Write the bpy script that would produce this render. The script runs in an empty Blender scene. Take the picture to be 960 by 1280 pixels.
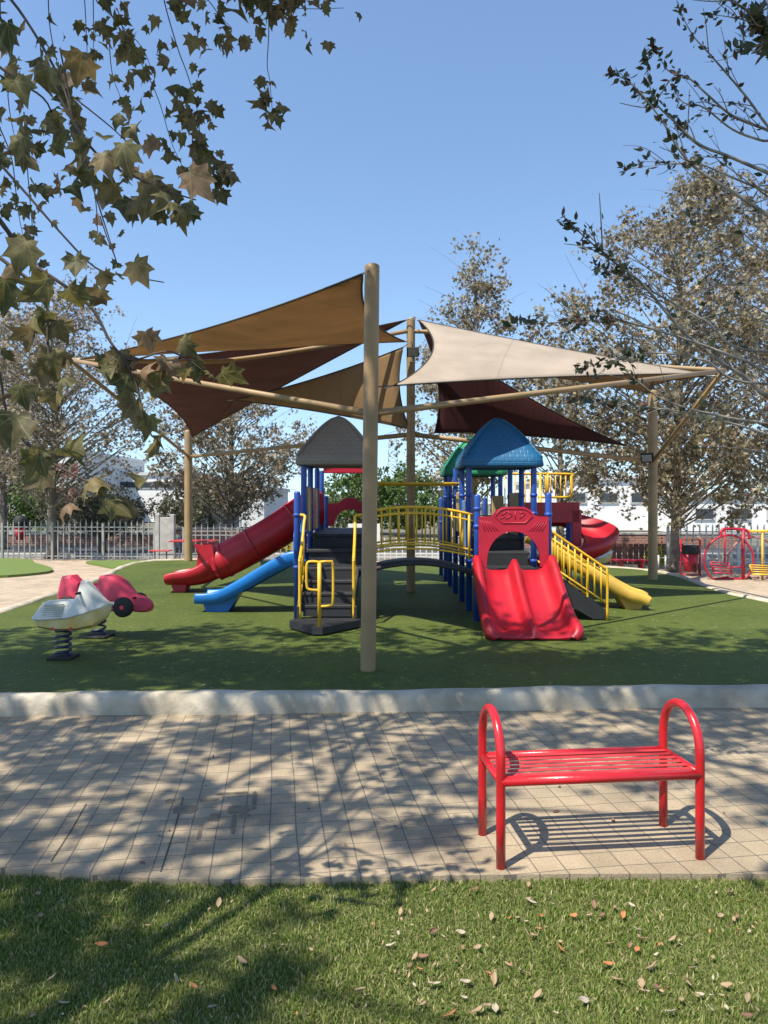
import bpy, math, random
import numpy as np
from mathutils import Vector, Matrix
R = math.radians
random.seed(7)

# ------------------------------------------------------------------ camera, sky, sun, exposure
scene = bpy.context.scene
C = scene.collection
F = 920.0; CX = 480.0; HY = 628.0; CH = 1.6          # focal length in photo pixels, horizon row, eye height
cam_d = bpy.data.cameras.new('camera'); cam = bpy.data.objects.new('camera', cam_d); C.objects.link(cam)
cam.location = (0, 0, CH); cam.rotation_euler = (R(90), 0, 0)
cam_d.sensor_fit = 'VERTICAL'; cam_d.sensor_height = 36.0; cam_d.lens = 36.0 * F / 1280.0
cam_d.shift_y = (HY - 640.0) / 1280.0
cam_d.clip_start = 0.05; cam_d.clip_end = 3000
scene.camera = cam
world = bpy.data.worlds.new('World'); scene.world = world; world.use_nodes = True
wn = world.node_tree.nodes; wl = world.node_tree.links
SUN_EL, SUN_ROT = 58.0, 225.0
bg = wn['Background']
sky = wn.new('ShaderNodeTexSky'); sky.sky_type = 'NISHITA'; sky.sun_disc = False
sky.sun_elevation = R(SUN_EL); sky.sun_rotation = R(SUN_ROT)
sky.air_density = 1.3; sky.dust_density = 0.35; sky.ozone_density = 4.0
wtc = wn.new('ShaderNodeTexCoord'); wad = wn.new('ShaderNodeVectorMath'); wad.operation = 'ADD'; wad.inputs[1].default_value = (0, 0, .085)
wl.new(wtc.outputs['Generated'], wad.inputs[0]); wl.new(wad.outputs[0], sky.inputs[0])
wl.new(sky.outputs[0], bg.inputs[0]); bg.inputs[1].default_value = 0.14
sun_d = bpy.data.lights.new('sun', 'SUN'); sun = bpy.data.objects.new('sun', sun_d); C.objects.link(sun)
sun_d.energy = 5.0; sun_d.angle = R(0.53); sun_d.color = (1.0, 0.93, 0.80)
Ldir = Vector((0.375, 0.375, -0.848)).normalized()
sun.rotation_euler = Ldir.to_track_quat('-Z', 'Y').to_euler()
scene.view_settings.view_transform = 'Standard'; scene.view_settings.look = 'None'
scene.view_settings.exposure = 0.66; scene.view_settings.gamma = 1.0
scene.render.engine = 'CYCLES'
scene.cycles.max_bounces = 6; scene.cycles.transparent_max_bounces = 6

# ------------------------------------------------------------------ helpers
TZ = 0.12                                              # turf level above the paving
def P(px, py, d): return Vector(((px-CX)/F*d, d, CH + (HY-py)/F*d))
def G(px, py, z=0.0):                                  # a point on a level plane
    d = (CH-z)*F/(py-HY); return Vector(((px-CX)/F*d, d, z))

def mat(name, col, rough=0.6, var=0.0, scale=6.0, bump=0.0, bscale=40.0, metal=0.0, spec=0.5, col2=None, detail=5.0, coat=0.0):
    m = bpy.data.materials.new(name); m.use_nodes = True
    n = m.node_tree.nodes; l = m.node_tree.links; b = n['Principled BSDF']
    b.inputs['Roughness'].default_value = rough; b.inputs['Metallic'].default_value = metal
    b.inputs['Specular IOR Level'].default_value = spec; b.inputs['Coat Weight'].default_value = coat
    c = (*col, 1)
    b.inputs['Base Color'].default_value = c
    tc = n.new('ShaderNodeTexCoord')
    if var > 0 or col2:
        t = n.new('ShaderNodeTexNoise'); t.inputs['Scale'].default_value = scale; t.inputs['Detail'].default_value = detail
        l.new(tc.outputs['Object'], t.inputs['Vector'])
        r = n.new('ShaderNodeValToRGB')
        c2 = col2 or tuple(max(0, x*(1-var)) for x in col)
        r.color_ramp.elements[0].position = 0.35; r.color_ramp.elements[0].color = (*c2, 1)
        r.color_ramp.elements[1].position = 0.65; r.color_ramp.elements[1].color = c
        l.new(t.outputs['Fac'], r.inputs[0]); l.new(r.outputs[0], b.inputs['Base Color'])
        mr = n.new('ShaderNodeMapRange'); mr.inputs[3].default_value = min(1, rough+0.12); mr.inputs[4].default_value = max(0.05, rough-0.08)
        l.new(t.outputs['Fac'], mr.inputs[0]); l.new(mr.outputs[0], b.inputs['Roughness'])
    if bump > 0:
        t2 = n.new('ShaderNodeTexNoise'); t2.inputs['Scale'].default_value = bscale; t2.inputs['Detail'].default_value = 6
        l.new(tc.outputs['Object'], t2.inputs['Vector'])
        bp = n.new('ShaderNodeBump'); bp.inputs['Strength'].default_value = bump; bp.inputs['Distance'].default_value = 0.02
        l.new(t2.outputs['Fac'], bp.inputs['Height']); l.new(bp.outputs[0], b.inputs['Normal'])
    return m

def leafmat(name, cols, trans=0.3, rough=0.6):
    m = bpy.data.materials.new(name); m.use_nodes = True
    n = m.node_tree.nodes; l = m.node_tree.links; b = n['Principled BSDF']
    b.inputs['Roughness'].default_value = rough; b.inputs['Specular IOR Level'].default_value = 0.35
    g = n.new('ShaderNodeNewGeometry'); r = n.new('ShaderNodeValToRGB')
    r.color_ramp.elements[0].color = (*cols[0], 1); r.color_ramp.elements[1].color = (*cols[-1], 1)
    for i, c in enumerate(cols[1:-1]):
        e = r.color_ramp.elements.new((i+1)/(len(cols)-1)); e.color = (*c, 1)
    l.new(g.outputs['Random Per Island'], r.inputs[0])
    l.new(r.outputs[0], b.inputs['Base Color'])
    tr = n.new('ShaderNodeBsdfTranslucent'); l.new(r.outputs[0], tr.inputs[0])
    mx = n.new('ShaderNodeMixShader'); mx.inputs[0].default_value = trans
    l.new(b.outputs[0], mx.inputs[1]); l.new(tr.outputs[0], mx.inputs[2])
    l.new(mx.outputs[0], n['Material Output'].inputs[0])
    return m

class MB:
    def __init__(s): s.v = []; s.f = []; s.flat = []
    def add(s, vs, fs, flat=False):
        o = len(s.v); s.v += [tuple(v) for v in vs]; s.f += [tuple(i+o for i in f) for f in fs]; s.flat += [flat]*len(fs); return s
    def box(s, c, d, rz=0.0, rx=0.0, ry=0.0, bev=0.0):
        x, y, z = [k/2 for k in d]; M = Matrix.Rotation(rz, 3, 'Z') @ Matrix.Rotation(ry, 3, 'Y') @ Matrix.Rotation(rx, 3, 'X'); c = Vector(c)
        if bev <= 0:
            vs = [c + M @ Vector((a*x, b*y, e*z)) for e in (-1, 1) for a, b in ((-1, -1), (1, -1), (1, 1), (-1, 1))]
            return s.add(vs, [(3,2,1,0),(4,5,6,7),(0,1,5,4),(1,2,6,5),(2,3,7,6),(3,0,4,7)], True)
        b_ = min(bev, x*.9, y*.9, z*.9); rings = []
        for zz, ins in ((-z, b_), (-z+b_, 0), (z-b_, 0), (z, b_)):
            for a, b in ((-1,-1),(1,-1),(1,1),(-1,1)):
                pts = [(a*(x-ins-(b_ if k else 0)), b*(y-ins-(0 if k else b_))) for k in ((0,1) if a*b > 0 else (1,0))]
                if ins: pts = [(a*(x-b_), b*(y-b_*1.3)), (a*(x-b_*1.3), b*(y-b_))] if a*b > 0 else [(a*(x-b_*1.3), b*(y-b_)), (a*(x-b_), b*(y-b_*1.3))]
                rings += [c + M @ Vector((p[0], p[1], zz)) for p in pts]
        fs = [tuple(reversed(range(8))), tuple(range(24, 32))]
        for k in range(3):
            for i in range(8): fs.append((k*8+i, k*8+(i+1) % 8, k*8+8+(i+1) % 8, k*8+8+i))
        return s.add(rings, fs, True)
    def tube(s, pts, r, n=10, closed=False, caps=True):
        pts = [Vector(p) for p in pts]; m = len(pts)
        rs = r if isinstance(r, (list, tuple)) else [r]*m
        vs = []; fs = []; up = None
        for i, p in enumerate(pts):
            if closed: t = (pts[(i+1) % m]-pts[i-1])
            else: t = (pts[min(i+1, m-1)]-pts[max(i-1, 0)])
            t = t.normalized() if t.length > 1e-9 else Vector((0, 0, 1))
            if up is None: up = Vector((0, 0, 1)) if abs(t.z) < .9 else Vector((1, 0, 0))
            a = t.cross(up); a = a.normalized() if a.length > 1e-6 else t.orthogonal().normalized()
            b = a.cross(t).normalized(); up = b
            for k in range(n):
                q = 2*math.pi*k/n; vs.append(p + a*math.cos(q)*rs[i] + b*math.sin(q)*rs[i])
        for i in range(m if closed else m-1):
            j = (i+1) % m
            for k in range(n): fs.append((i*n+k, i*n+(k+1) % n, j*n+(k+1) % n, j*n+k))
        s.add(vs, fs)
        if caps and not closed:
            o = len(s.v)-len(vs)
            s.f += [tuple(o+k for k in reversed(range(n))), tuple(o+(m-1)*n+k for k in range(n))]; s.flat += [True, True]
        return s
    def lathe(s, c, prof, n=20):
        c = Vector(c); vs = []; fs = []
        for r, z in prof:
            for k in range(n): q = 2*math.pi*k/n; vs.append(c+Vector((r*math.cos(q), r*math.sin(q), z)))
        for i in range(len(prof)-1):
            for k in range(n): fs.append((i*n+k, i*n+(k+1) % n, (i+1)*n+(k+1) % n, (i+1)*n+k))
        s.add(vs, fs); o = len(s.v)-len(vs)
        s.f += [tuple(o+k for k in reversed(range(n))), tuple(o+(len(prof)-1)*n+k for k in range(n))]; s.flat += [True, True]
        return s
    def prism(s, poly, z0, z1):
        n = len(poly); vs = [(x, y, z0) for x, y in poly]+[(x, y, z1) for x, y in poly]
        return s.add(vs, [tuple(reversed(range(n))), tuple(range(n, 2*n))]+[(i, (i+1) % n, n+(i+1) % n, n+i) for i in range(n)], True)
    def plate(s, poly, o, u, v, th):                   # polygon in the u,v plane, thickness along u x v
        o, u, v = Vector(o), Vector(u), Vector(v); w = u.cross(v).normalized()*th/2; n = len(poly)
        vs = [o+u*a+v*b-w for a, b in poly]+[o+u*a+v*b+w for a, b in poly]
        return s.add(vs, [tuple(reversed(range(n))), tuple(range(n, 2*n))]+[(i, (i+1) % n, n+(i+1) % n, n+i) for i in range(n)], True)
    def grid(s, rows, closed=False):
        n = len(rows[0]); vs = [p for r in rows for p in r]; fs = []
        for i in range(len(rows)-1):
            for k in range(n if closed else n-1): fs.append((i*n+k, i*n+(k+1) % n, (i+1)*n+(k+1) % n, (i+1)*n+k))
        return s.add(vs, fs)
    def shell(s, rows, th):                            # grid with thickness
        rows = [[Vector(p) for p in r] for r in rows]; m = len(rows); n = len(rows[0]); back = []
        for i in range(m):
            b = []
            for k in range(n):
                du = rows[i][min(k+1, n-1)]-rows[i][max(k-1, 0)]; dv = rows[min(i+1, m-1)][k]-rows[max(i-1, 0)][k]
                w = du.cross(dv); w = w.normalized() if w.length > 1e-9 else Vector((0, 0, 1)); b.append(rows[i][k]-w*th)
            back.append(b)
        ring = [rows[i]+list(reversed(back[i])) for i in range(m)]
        s.grid(ring, closed=True); o = len(s.v)-m*2*n
        for i in (0, m-1):
            for k in range(n-1):
                a = o+i*2*n; q = (a+k, a+k+1, a+2*n-2-k, a+2*n-1-k); s.f.append(q if i else tuple(reversed(q))); s.flat.append(True)
        return s
    def build(s, name, m, parent=None, origin=None):
        me = bpy.data.meshes.new(name)
        o = Vector(origin) if origin is not None else Vector((0, 0, 0))
        off = o + world_loc(parent)
        me.from_pydata([(v[0]-off.x, v[1]-off.y, v[2]-off.z) for v in s.v], [], s.f)
        me.polygons.foreach_set('use_smooth', [not x for x in s.flat]); me.materials.append(m); me.update()
        ob = bpy.data.objects.new(name, me); C.objects.link(ob); ob.location = o
        if parent: ob.parent = parent
        return ob
def world_loc(o):
    v = Vector((0, 0, 0))
    while o is not None: v += o.location; o = o.parent
    return v
def setp(o, label=None, cat=None, group=None, kind=None):
    if label: o['label'] = label
    if cat: o['category'] = cat
    if group: o['group'] = group
    if kind: o['kind'] = kind
    return o
def thing(name, label, cat, loc=(0, 0, 0), group=None):
    o = bpy.data.objects.new(name, None); C.objects.link(o); o.location = loc; o.empty_display_size = .2
    return setp(o, label, cat, group)
def single(mb, name, m, label, cat, origin, group=None):
    return setp(mb.build(name, m, None, origin), label, cat, group)
def struct(mb, name, m): return setp(mb.build(name, m), kind='structure')
def copy_tree(o, parent=None):
    c = o.copy(); C.objects.link(c); c.parent = parent
    for ch in list(o.children): copy_tree(ch, c)
    return c
def smooth(pts, k=6, closed=False):                    # Catmull-Rom
    pts = [Vector(p) for p in pts]; out = []; m = len(pts)
    for i in range(m if closed else m-1):
        if closed: a, b, c, d = pts[i-1], pts[i], pts[(i+1) % m], pts[(i+2) % m]
        else: a, b, c, d = pts[max(i-1, 0)], pts[i], pts[i+1], pts[min(i+2, m-1)]
        for j in range(k):
            t = j/k; out.append(.5*((2*b)+(c-a)*t+(2*a-5*b+4*c-d)*t*t+(3*b-a-3*c+d)*t**3))
    if not closed: out.append(pts[-1])
    return out
def inst_mesh(name, tv, tf, pos, Ms, m, parent=None):  # many copies of one small leaf shape in one mesh
    tv = np.asarray(tv, float); tf = np.asarray(tf, int); N = len(pos)
    V = (np.einsum('nij,kj->nki', Ms, tv) + pos[:, None, :]).reshape(-1, 3) - np.array(world_loc(parent))
    Fc = (tf[None]+(np.arange(N)*len(tv))[:, None, None]).reshape(-1)
    k = tf.shape[1]; nf = len(Fc)//k
    me = bpy.data.meshes.new(name); me.vertices.add(len(V)); me.vertices.foreach_set('co', V.ravel())
    me.loops.add(len(Fc)); me.loops.foreach_set('vertex_index', Fc)
    me.polygons.add(nf); me.polygons.foreach_set('loop_start', np.arange(nf)*k)
    me.update(calc_edges=True); me.materials.append(m)
    ob = bpy.data.objects.new(name, me); C.objects.link(ob)
    if parent: ob.parent = parent
    return ob
def rand_rots(N, size, rng, droop=0.0):
    q = rng.normal(size=(N, 4)); q /= np.linalg.norm(q, axis=1)[:, None]
    w, x, y, z = q.T
    M = np.stack([1-2*(y*y+z*z), 2*(x*y-z*w), 2*(x*z+y*w), 2*(x*y+z*w), 1-2*(x*x+z*z), 2*(y*z-x*w), 2*(x*z-y*w), 2*(y*z+x*w), 1-2*(x*x+y*y)], 1).reshape(N, 3, 3)
    return M*size[:, None, None]
KITE_V = [(0, -.5, 0), (.42, 0, .1), (0, .5, 0), (-.42, 0, .1)]; KITE_F = [(0, 1, 2), (0, 2, 3)]
STAR_V = [(0,0,0),(0,.62,-.06),(.14,.2,.04),(.52,.3,-.05),(.24,-.08,.04),(.34,-.42,-.04),(0,-.3,.02),(-.34,-.42,-.04),(-.24,-.08,.04),(-.52,.3,-.05),(-.14,.2,.04)]
STAR_F = [(0, i, i+1) for i in range(1, 10)]+[(0, 10, 1)]

# ------------------------------------------------------------------ materials
M = {}
M['post_tan'] = mat('tan painted steel', (.33, .215, .10), .5, .3, 3, .1, 60, col2=(.25, .165, .08))
M['blue'] = mat('blue painted steel', (.018, .075, .36), .38, .25, 4)
M['red'] = mat('red moulded plastic', (.44, .008, .020), .40, .25, 3.0, .05, 9)
M['redp'] = mat('crimson moulded plastic', (.44, .010, .032), .45, .25, 2.0, .03, 8)
M['bluep'] = mat('blue moulded plastic', (.008, .16, .50), .38, .25, 3.0)
M['yellow'] = mat('yellow painted steel', (.72, .42, .02), .4, .2, 5)
M['yellowp'] = mat('yellow moulded plastic', (.60, .37, .06), .42, .25, 3.0)
M['black'] = mat('black coated deck', (.022, .022, .024), .55, .3, 8, .3, 200)
M['edge'] = mat('worn deck edge', (.05, .05, .052), .6, .3, 8)
M['tanp'] = mat('sand coloured plastic', (.42, .30, .15), .55, .2, 5)
M['ltblue'] = mat('pale blue plastic', (.12, .26, .48), .5, .2, 5)
M['benchred'] = mat('glossy red bench paint', (.50, .012, .018), .28, .2, 5, .05, 60, coat=.3)
M['slat'] = mat('sun faded red slat paint', (.50, .045, .045), .38, .3, 7, .08, 60, col2=(.50, .02, .03))
M['white'] = mat('weathered white plastic', (.62, .61, .55), .5, .2, 8, .05, 30, col2=(.46, .45, .38))
M['cream'] = mat('aged cream plastic', (.66, .57, .30), .5, .2, 5, col2=(.62, .40, .07))
M['pink'] = mat('faded red plastic', (.66, .045, .09), .45, .2, 5)
M['rubber'] = mat('black rubber', (.015, .015, .015), .7, .2, 10)
M['spring'] = mat('dark blue spring steel', (.02, .025, .07), .4)
M['concrete'] = mat('grey concrete', (.42, .41, .38), .85, .3, 6, .4, 60)
M['fence'] = mat('grey fence paint', (.30, .30, .28), .5, .2, 5)
M['fencewhite'] = mat('white fence paint', (.62, .62, .60), .5, .2, 5)
M['wood'] = mat('brown stained boards', (.20, .085, .06), .7, .4, 6)
M['plaster'] = mat('white plaster', (.74, .74, .72), .85, .08, .8)
M['plaster2'] = mat('pale grey plaster', (.55, .55, .54), .85, .1, .8)
M['glass'] = mat('dark window glass', (.04, .05, .06), .15)
M['metal'] = mat('galvanised steel', (.35, .35, .35), .45, .2, 5, metal=.6)
M['bark'] = mat('plane bark', (.27, .24, .19), .85, .45, 9, .6, 30, col2=(.13, .11, .085))
M['barkfar'] = mat('dusty bark', (.22, .19, .15), .9, .4, 6, .5, 20, col2=(.11, .095, .075))
M['barkpale'] = mat('pale twig bark', (.30, .28, .24), .8, .4, 14, col2=(.12, .10, .085))
M['twig'] = mat('dark twig bark', (.07, .05, .04), .85)
M['hem'] = mat('sail hem webbing', (.03, .025, .02), .8)
M['ledglass'] = mat('floodlight glass', (.32, .33, .34), .12)
M['asphalt'] = mat('asphalt', (.07, .07, .07), .9, .3, 2, .3, 60)
M['dirt'] = mat('ground', (.16, .15, .11), .95, .4, .6, .3, 4)
def add_veins(m):
    n = m.node_tree.nodes; l = m.node_tree.links
    at = n.new('ShaderNodeAttribute'); at.attribute_name = 'leafxy'; sx = n.new('ShaderNodeSeparateXYZ'); l.new(at.outputs['Vector'], sx.inputs[0])
    def mth(op, a, b=None):
        q = n.new('ShaderNodeMath'); q.operation = op
        for k, v in enumerate((a, b)):
            if v is None: continue
            if isinstance(v, (int, float)): q.inputs[k].default_value = v
            else: l.new(v, q.inputs[k])
        return q.outputs[0]
    ang = mth('ARCTAN2', sx.outputs[0], mth('ADD', sx.outputs[1], .03)); pp = mth('PINGPONG', ang, .36)
    rad = mth('SQRT', mth('ADD', mth('MULTIPLY', sx.outputs[0], sx.outputs[0]), mth('MULTIPLY', sx.outputs[1], sx.outputs[1])))
    near0 = mth('LESS_THAN', mth('MULTIPLY', mth('PINGPONG', ang, .36), rad), .011)
    nz = n.new('ShaderNodeTexNoise'); nz.inputs['Scale'].default_value = 5.0; nz.inputs['Detail'].default_value = 6; l.new(at.outputs['Vector'], nz.inputs['Vector'])
    nz2 = n.new('ShaderNodeTexNoise'); nz2.inputs['Scale'].default_value = 30.0; l.new(n.new('ShaderNodeTexCoord').outputs['Object'], nz2.inputs['Vector'])
    base = next(x for x in n if x.type == 'VALTORGB').outputs[0]
    mr = n.new('ShaderNodeMapRange'); mr.inputs[1].default_value = .35; mr.inputs[2].default_value = .65; mr.inputs[3].default_value = .7; mr.inputs[4].default_value = 1.25; l.new(nz2.outputs['Fac'], mr.inputs[0])
    sc = n.new('ShaderNodeVectorMath'); sc.operation = 'SCALE'; l.new(base, sc.inputs[0]); l.new(mr.outputs[0], sc.inputs['Scale'])
    mx = n.new('ShaderNodeMix'); mx.data_type = 'RGBA'; mx.inputs[7].default_value = (.27, .25, .12, 1); l.new(sc.outputs[0], mx.inputs[6]); l.new(mth('MULTIPLY', near0, .55), mx.inputs[0])
    for x in n:
        if x.type == 'BSDF_PRINCIPLED': l.new(mx.outputs[2], x.inputs['Base Color'])
        if x.type == 'BSDF_TRANSLUCENT': l.new(mx.outputs[2], x.inputs[0])
LM = {
 'near': leafmat('plane leaves near', [(.08,.08,.028),(.15,.13,.045),(.20,.14,.07),(.06,.07,.024),(.26,.20,.09),(.11,.10,.035),(.24,.15,.09)], .42),
 'over': leafmat('plane leaves overhead', [(.05,.06,.025),(.10,.10,.04),(.13,.12,.05)], .08),
 'dry': leafmat('dry plane leaves', [(.18,.14,.09),(.26,.205,.14),(.11,.095,.055),(.36,.30,.21),(.20,.175,.10),(.48,.41,.31),(.15,.10,.065)], .35),
 'dryg': leafmat('greenish dry leaves', [(.17,.13,.075),(.26,.205,.13),(.10,.09,.045),(.34,.28,.185),(.18,.17,.075),(.28,.225,.14),(.15,.095,.055),(.48,.41,.29),(.13,.12,.06)], .35),
 'green': leafmat('green foliage', [(.05,.10,.02),(.09,.16,.035),(.13,.2,.05),(.04,.07,.02)], .3),
 'olive': leafmat('grey olive foliage', [(.09,.09,.05),(.13,.13,.075),(.065,.07,.04),(.18,.165,.11)], .2),
 'small': leafmat('small oval leaves', [(.03,.05,.025),(.05,.07,.035),(.10,.05,.035),(.04,.06,.03),(.14,.12,.08)], .2, .45),
 'yellow': leafmat('yellow flowers', [(.55,.42,.02),(.12,.18,.03),(.6,.5,.04)], .2),
}

add_veins(LM['near'])
def ramp_mat_paving(name, tile, rot, warm, row=None, pale=1.0):
    m = bpy.data.materials.new(name); m.use_nodes = True
    n = m.node_tree.nodes; l = m.node_tree.links; b = n['Principled BSDF']; b.inputs['Roughness'].default_value = .88
    tc = n.new('ShaderNodeTexCoord'); mp = n.new('ShaderNodeMapping'); mp.inputs['Rotation'].default_value = (0, 0, rot)
    l.new(tc.outputs['Object'], mp.inputs[0])
    wob = n.new('ShaderNodeTexNoise'); wob.inputs['Scale'].default_value = 1.3; wob.inputs['Detail'].default_value = 2
    l.new(mp.outputs[0], wob.inputs['Vector'])
    ws = n.new('ShaderNodeVectorMath'); ws.operation = 'MULTIPLY_ADD'; ws.inputs[1].default_value = (.035, .035, 0)
    l.new(wob.outputs['Color'], ws.inputs[0]); l.new(mp.outputs[0], ws.inputs[2])
    br = n.new('ShaderNodeTexBrick'); br.offset = 0.0; br.offset_frequency = 2; br.squash = 1.0
    br.inputs['Scale'].default_value = 1.0; br.inputs['Mortar Size'].default_value = .0035; br.inputs['Mortar Smooth'].default_value = .35
    br.inputs['Brick Width'].default_value = tile; br.inputs['Row Height'].default_value = row or tile; br.inputs['Bias'].default_value = 0
    br.inputs['Color1'].default_value = (.36*pale*warm[0], .36*pale*warm[1], .36*pale*warm[2], 1)
    br.inputs['Color2'].default_value = (.29*pale*warm[0], .29*pale*warm[1], .29*pale*warm[2], 1)
    br.inputs['Mortar'].default_value = (.14, .12, .09, 1)
    l.new(ws.outputs[0], br.inputs['Vector'])
    ns = n.new('ShaderNodeTexNoise'); ns.inputs['Scale'].default_value = 2.2; ns.inputs['Detail'].default_value = 9; ns.inputs['Roughness'].default_value = .68
    l.new(mp.outputs[0], ns.inputs['Vector'])
    mr = n.new('ShaderNodeMapRange'); mr.inputs[1].default_value = .3; mr.inputs[2].default_value = .7; mr.inputs[3].default_value = .72; mr.inputs[4].default_value = 1.2
    l.new(ns.outputs['Fac'], mr.inputs[0])
    mul = n.new('ShaderNodeMix'); mul.data_type = 'RGBA'; mul.blend_type = 'MULTIPLY'; mul.inputs[0].default_value = 1
    l.new(br.outputs['Color'], mul.inputs[6]); l.new(mr.outputs[0], mul.inputs[7])
    fn = n.new('ShaderNodeTexNoise'); fn.inputs['Scale'].default_value = 90; fn.inputs['Detail'].default_value = 4
    l.new(mp.outputs[0], fn.inputs['Vector'])
    mr2 = n.new('ShaderNodeMapRange'); mr2.inputs[1].default_value = .3; mr2.inputs[2].default_value = .7; mr2.inputs[3].default_value = .85; mr2.inputs[4].default_value = 1.13
    l.new(fn.outputs['Fac'], mr2.inputs[0])
    mul2 = n.new('ShaderNodeMix'); mul2.data_type = 'RGBA'; mul2.blend_type = 'MULTIPLY'; mul2.inputs[0].default_value = 1
    l.new(mul.outputs[2], mul2.inputs[6]); l.new(mr2.outputs[0], mul2.inputs[7])
    l.new(mul2.outputs[2], b.inputs['Base Color'])
    hm = n.new('ShaderNodeMath'); hm.operation = 'MULTIPLY_ADD'; hm.inputs[1].default_value = -1.0
    l.new(br.outputs['Fac'], hm.inputs[0]); l.new(fn.outputs['Fac'], hm.inputs[2])
    bp = n.new('ShaderNodeBump'); bp.inputs['Strength'].default_value = .5; bp.inputs['Distance'].default_value = .006
    l.new(hm.outputs[0], bp.inputs['Height']); l.new(bp.outputs[0], b.inputs['Normal'])
    return m
M['paving'] = ramp_mat_paving('concrete pavers', .128, R(-8.5), (1.12, .88, .58), pale=.92)
M['paving_side'] = ramp_mat_paving('side pavers', .22, R(0), (1.25, .98, .70), .11, pale=1.0)

def turfmat(name, a, b_, c, rough=.75, fine=75, big=.7, bump=1.0, fleck=True):
    m = bpy.data.materials.new(name); m.use_nodes = True
    n = m.node_tree.nodes; l = m.node_tree.links; b = n['Principled BSDF']; b.inputs['Roughness'].default_value = rough
    b.inputs['Specular IOR Level'].default_value = .25
    tc = n.new('ShaderNodeTexCoord')
    t = n.new('ShaderNodeTexNoise'); t.inputs['Scale'].default_value = fine; t.inputs['Detail'].default_value = 3
    t2 = n.new('ShaderNodeTexNoise'); t2.inputs['Scale'].default_value = big; t2.inputs['Detail'].default_value = 6
    t3 = n.new('ShaderNodeTexNoise'); t3.inputs['Scale'].default_value = 14; t3.inputs['Detail'].default_value = 8; t3.inputs['Roughness'].default_value = .75
    for q in (t, t2, t3): l.new(tc.outputs['Object'], q.inputs['Vector'])
    r = n.new('ShaderNodeValToRGB'); r.color_ramp.elements[0].position = .40; r.color_ramp.elements[1].position = .60
    r.color_ramp.elements[0].color = (*a, 1); r.color_ramp.elements[1].color = (*b_, 1)
    ad = n.new('ShaderNodeMath'); ad.operation = 'ADD'; av = n.new('ShaderNodeMath'); av.operation = 'MULTIPLY'; av.inputs[1].default_value = .5
    l.new(t.outputs['Fac'], ad.inputs[0]); l.new(t3.outputs['Fac'], ad.inputs[1]); l.new(ad.outputs[0], av.inputs[0]); l.new(av.outputs[0], r.inputs[0])
    mr = n.new('ShaderNodeMapRange'); mr.inputs[1].default_value = .35; mr.inputs[2].default_value = .65
    l.new(t2.outputs['Fac'], mr.inputs[0])
    mx = n.new('ShaderNodeMix'); mx.data_type = 'RGBA'; mx.inputs[7].default_value = (*c, 1)
    ml = n.new('ShaderNodeMath'); ml.operation = 'MULTIPLY'; ml.inputs[1].default_value = .55
    l.new(mr.outputs[0], ml.inputs[0]); l.new(ml.outputs[0], mx.inputs[0]); l.new(r.outputs[0], mx.inputs[6])
    out = mx.outputs[2]
    if fleck:
        vo = n.new('ShaderNodeTexVoronoi'); vo.inputs['Scale'].default_value = 13; l.new(tc.outputs['Object'], vo.inputs['Vector'])
        cp = n.new('ShaderNodeMath'); cp.operation = 'LESS_THAN'; cp.inputs[1].default_value = .15; l.new(vo.outputs['Distance'], cp.inputs[0])
        gt = n.new('ShaderNodeMath'); gt.operation = 'GREATER_THAN'; gt.inputs[1].default_value = .53; l.new(t3.outputs['Fac'], gt.inputs[0])
        an = n.new('ShaderNodeMath'); an.operation = 'MULTIPLY'; l.new(cp.outputs[0], an.inputs[0]); l.new(gt.outputs[0], an.inputs[1])
        m2 = n.new('ShaderNodeMix'); m2.data_type = 'RGBA'; m2.inputs[7].default_value = (.33, .31, .2, 1)
        l.new(an.outputs[0], m2.inputs[0]); l.new(out, m2.inputs[6]); out = m2.outputs[2]
    l.new(out, b.inputs['Base Color'])
    bp = n.new('ShaderNodeBump'); bp.inputs['Strength'].default_value = bump; bp.inputs['Distance'].default_value = .015
    l.new(t.outputs['Fac'], bp.inputs['Height']); l.new(bp.outputs[0], b.inputs['Normal'])
    return m
M['turf'] = turfmat('artificial turf', (.028, .048, .008), (.092, .125, .020), (.11, .135, .026))
M['lawn'] = turfmat('lawn soil and thatch', (.07, .085, .025), (.15, .155, .06), (.12, .13, .045), fleck=False)
M['lawnfar'] = turfmat('mown lawn', (.09, .14, .03), (.17, .23, .06), (.13, .18, .05), fleck=False)

def kerbmat():
    m = mat('limewashed kerb', (.50, .44, .34), .9, .3, 4, .28, 30, col2=(.31, .27, .20), detail=9)
    return m
M['kerb'] = kerbmat()

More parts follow.
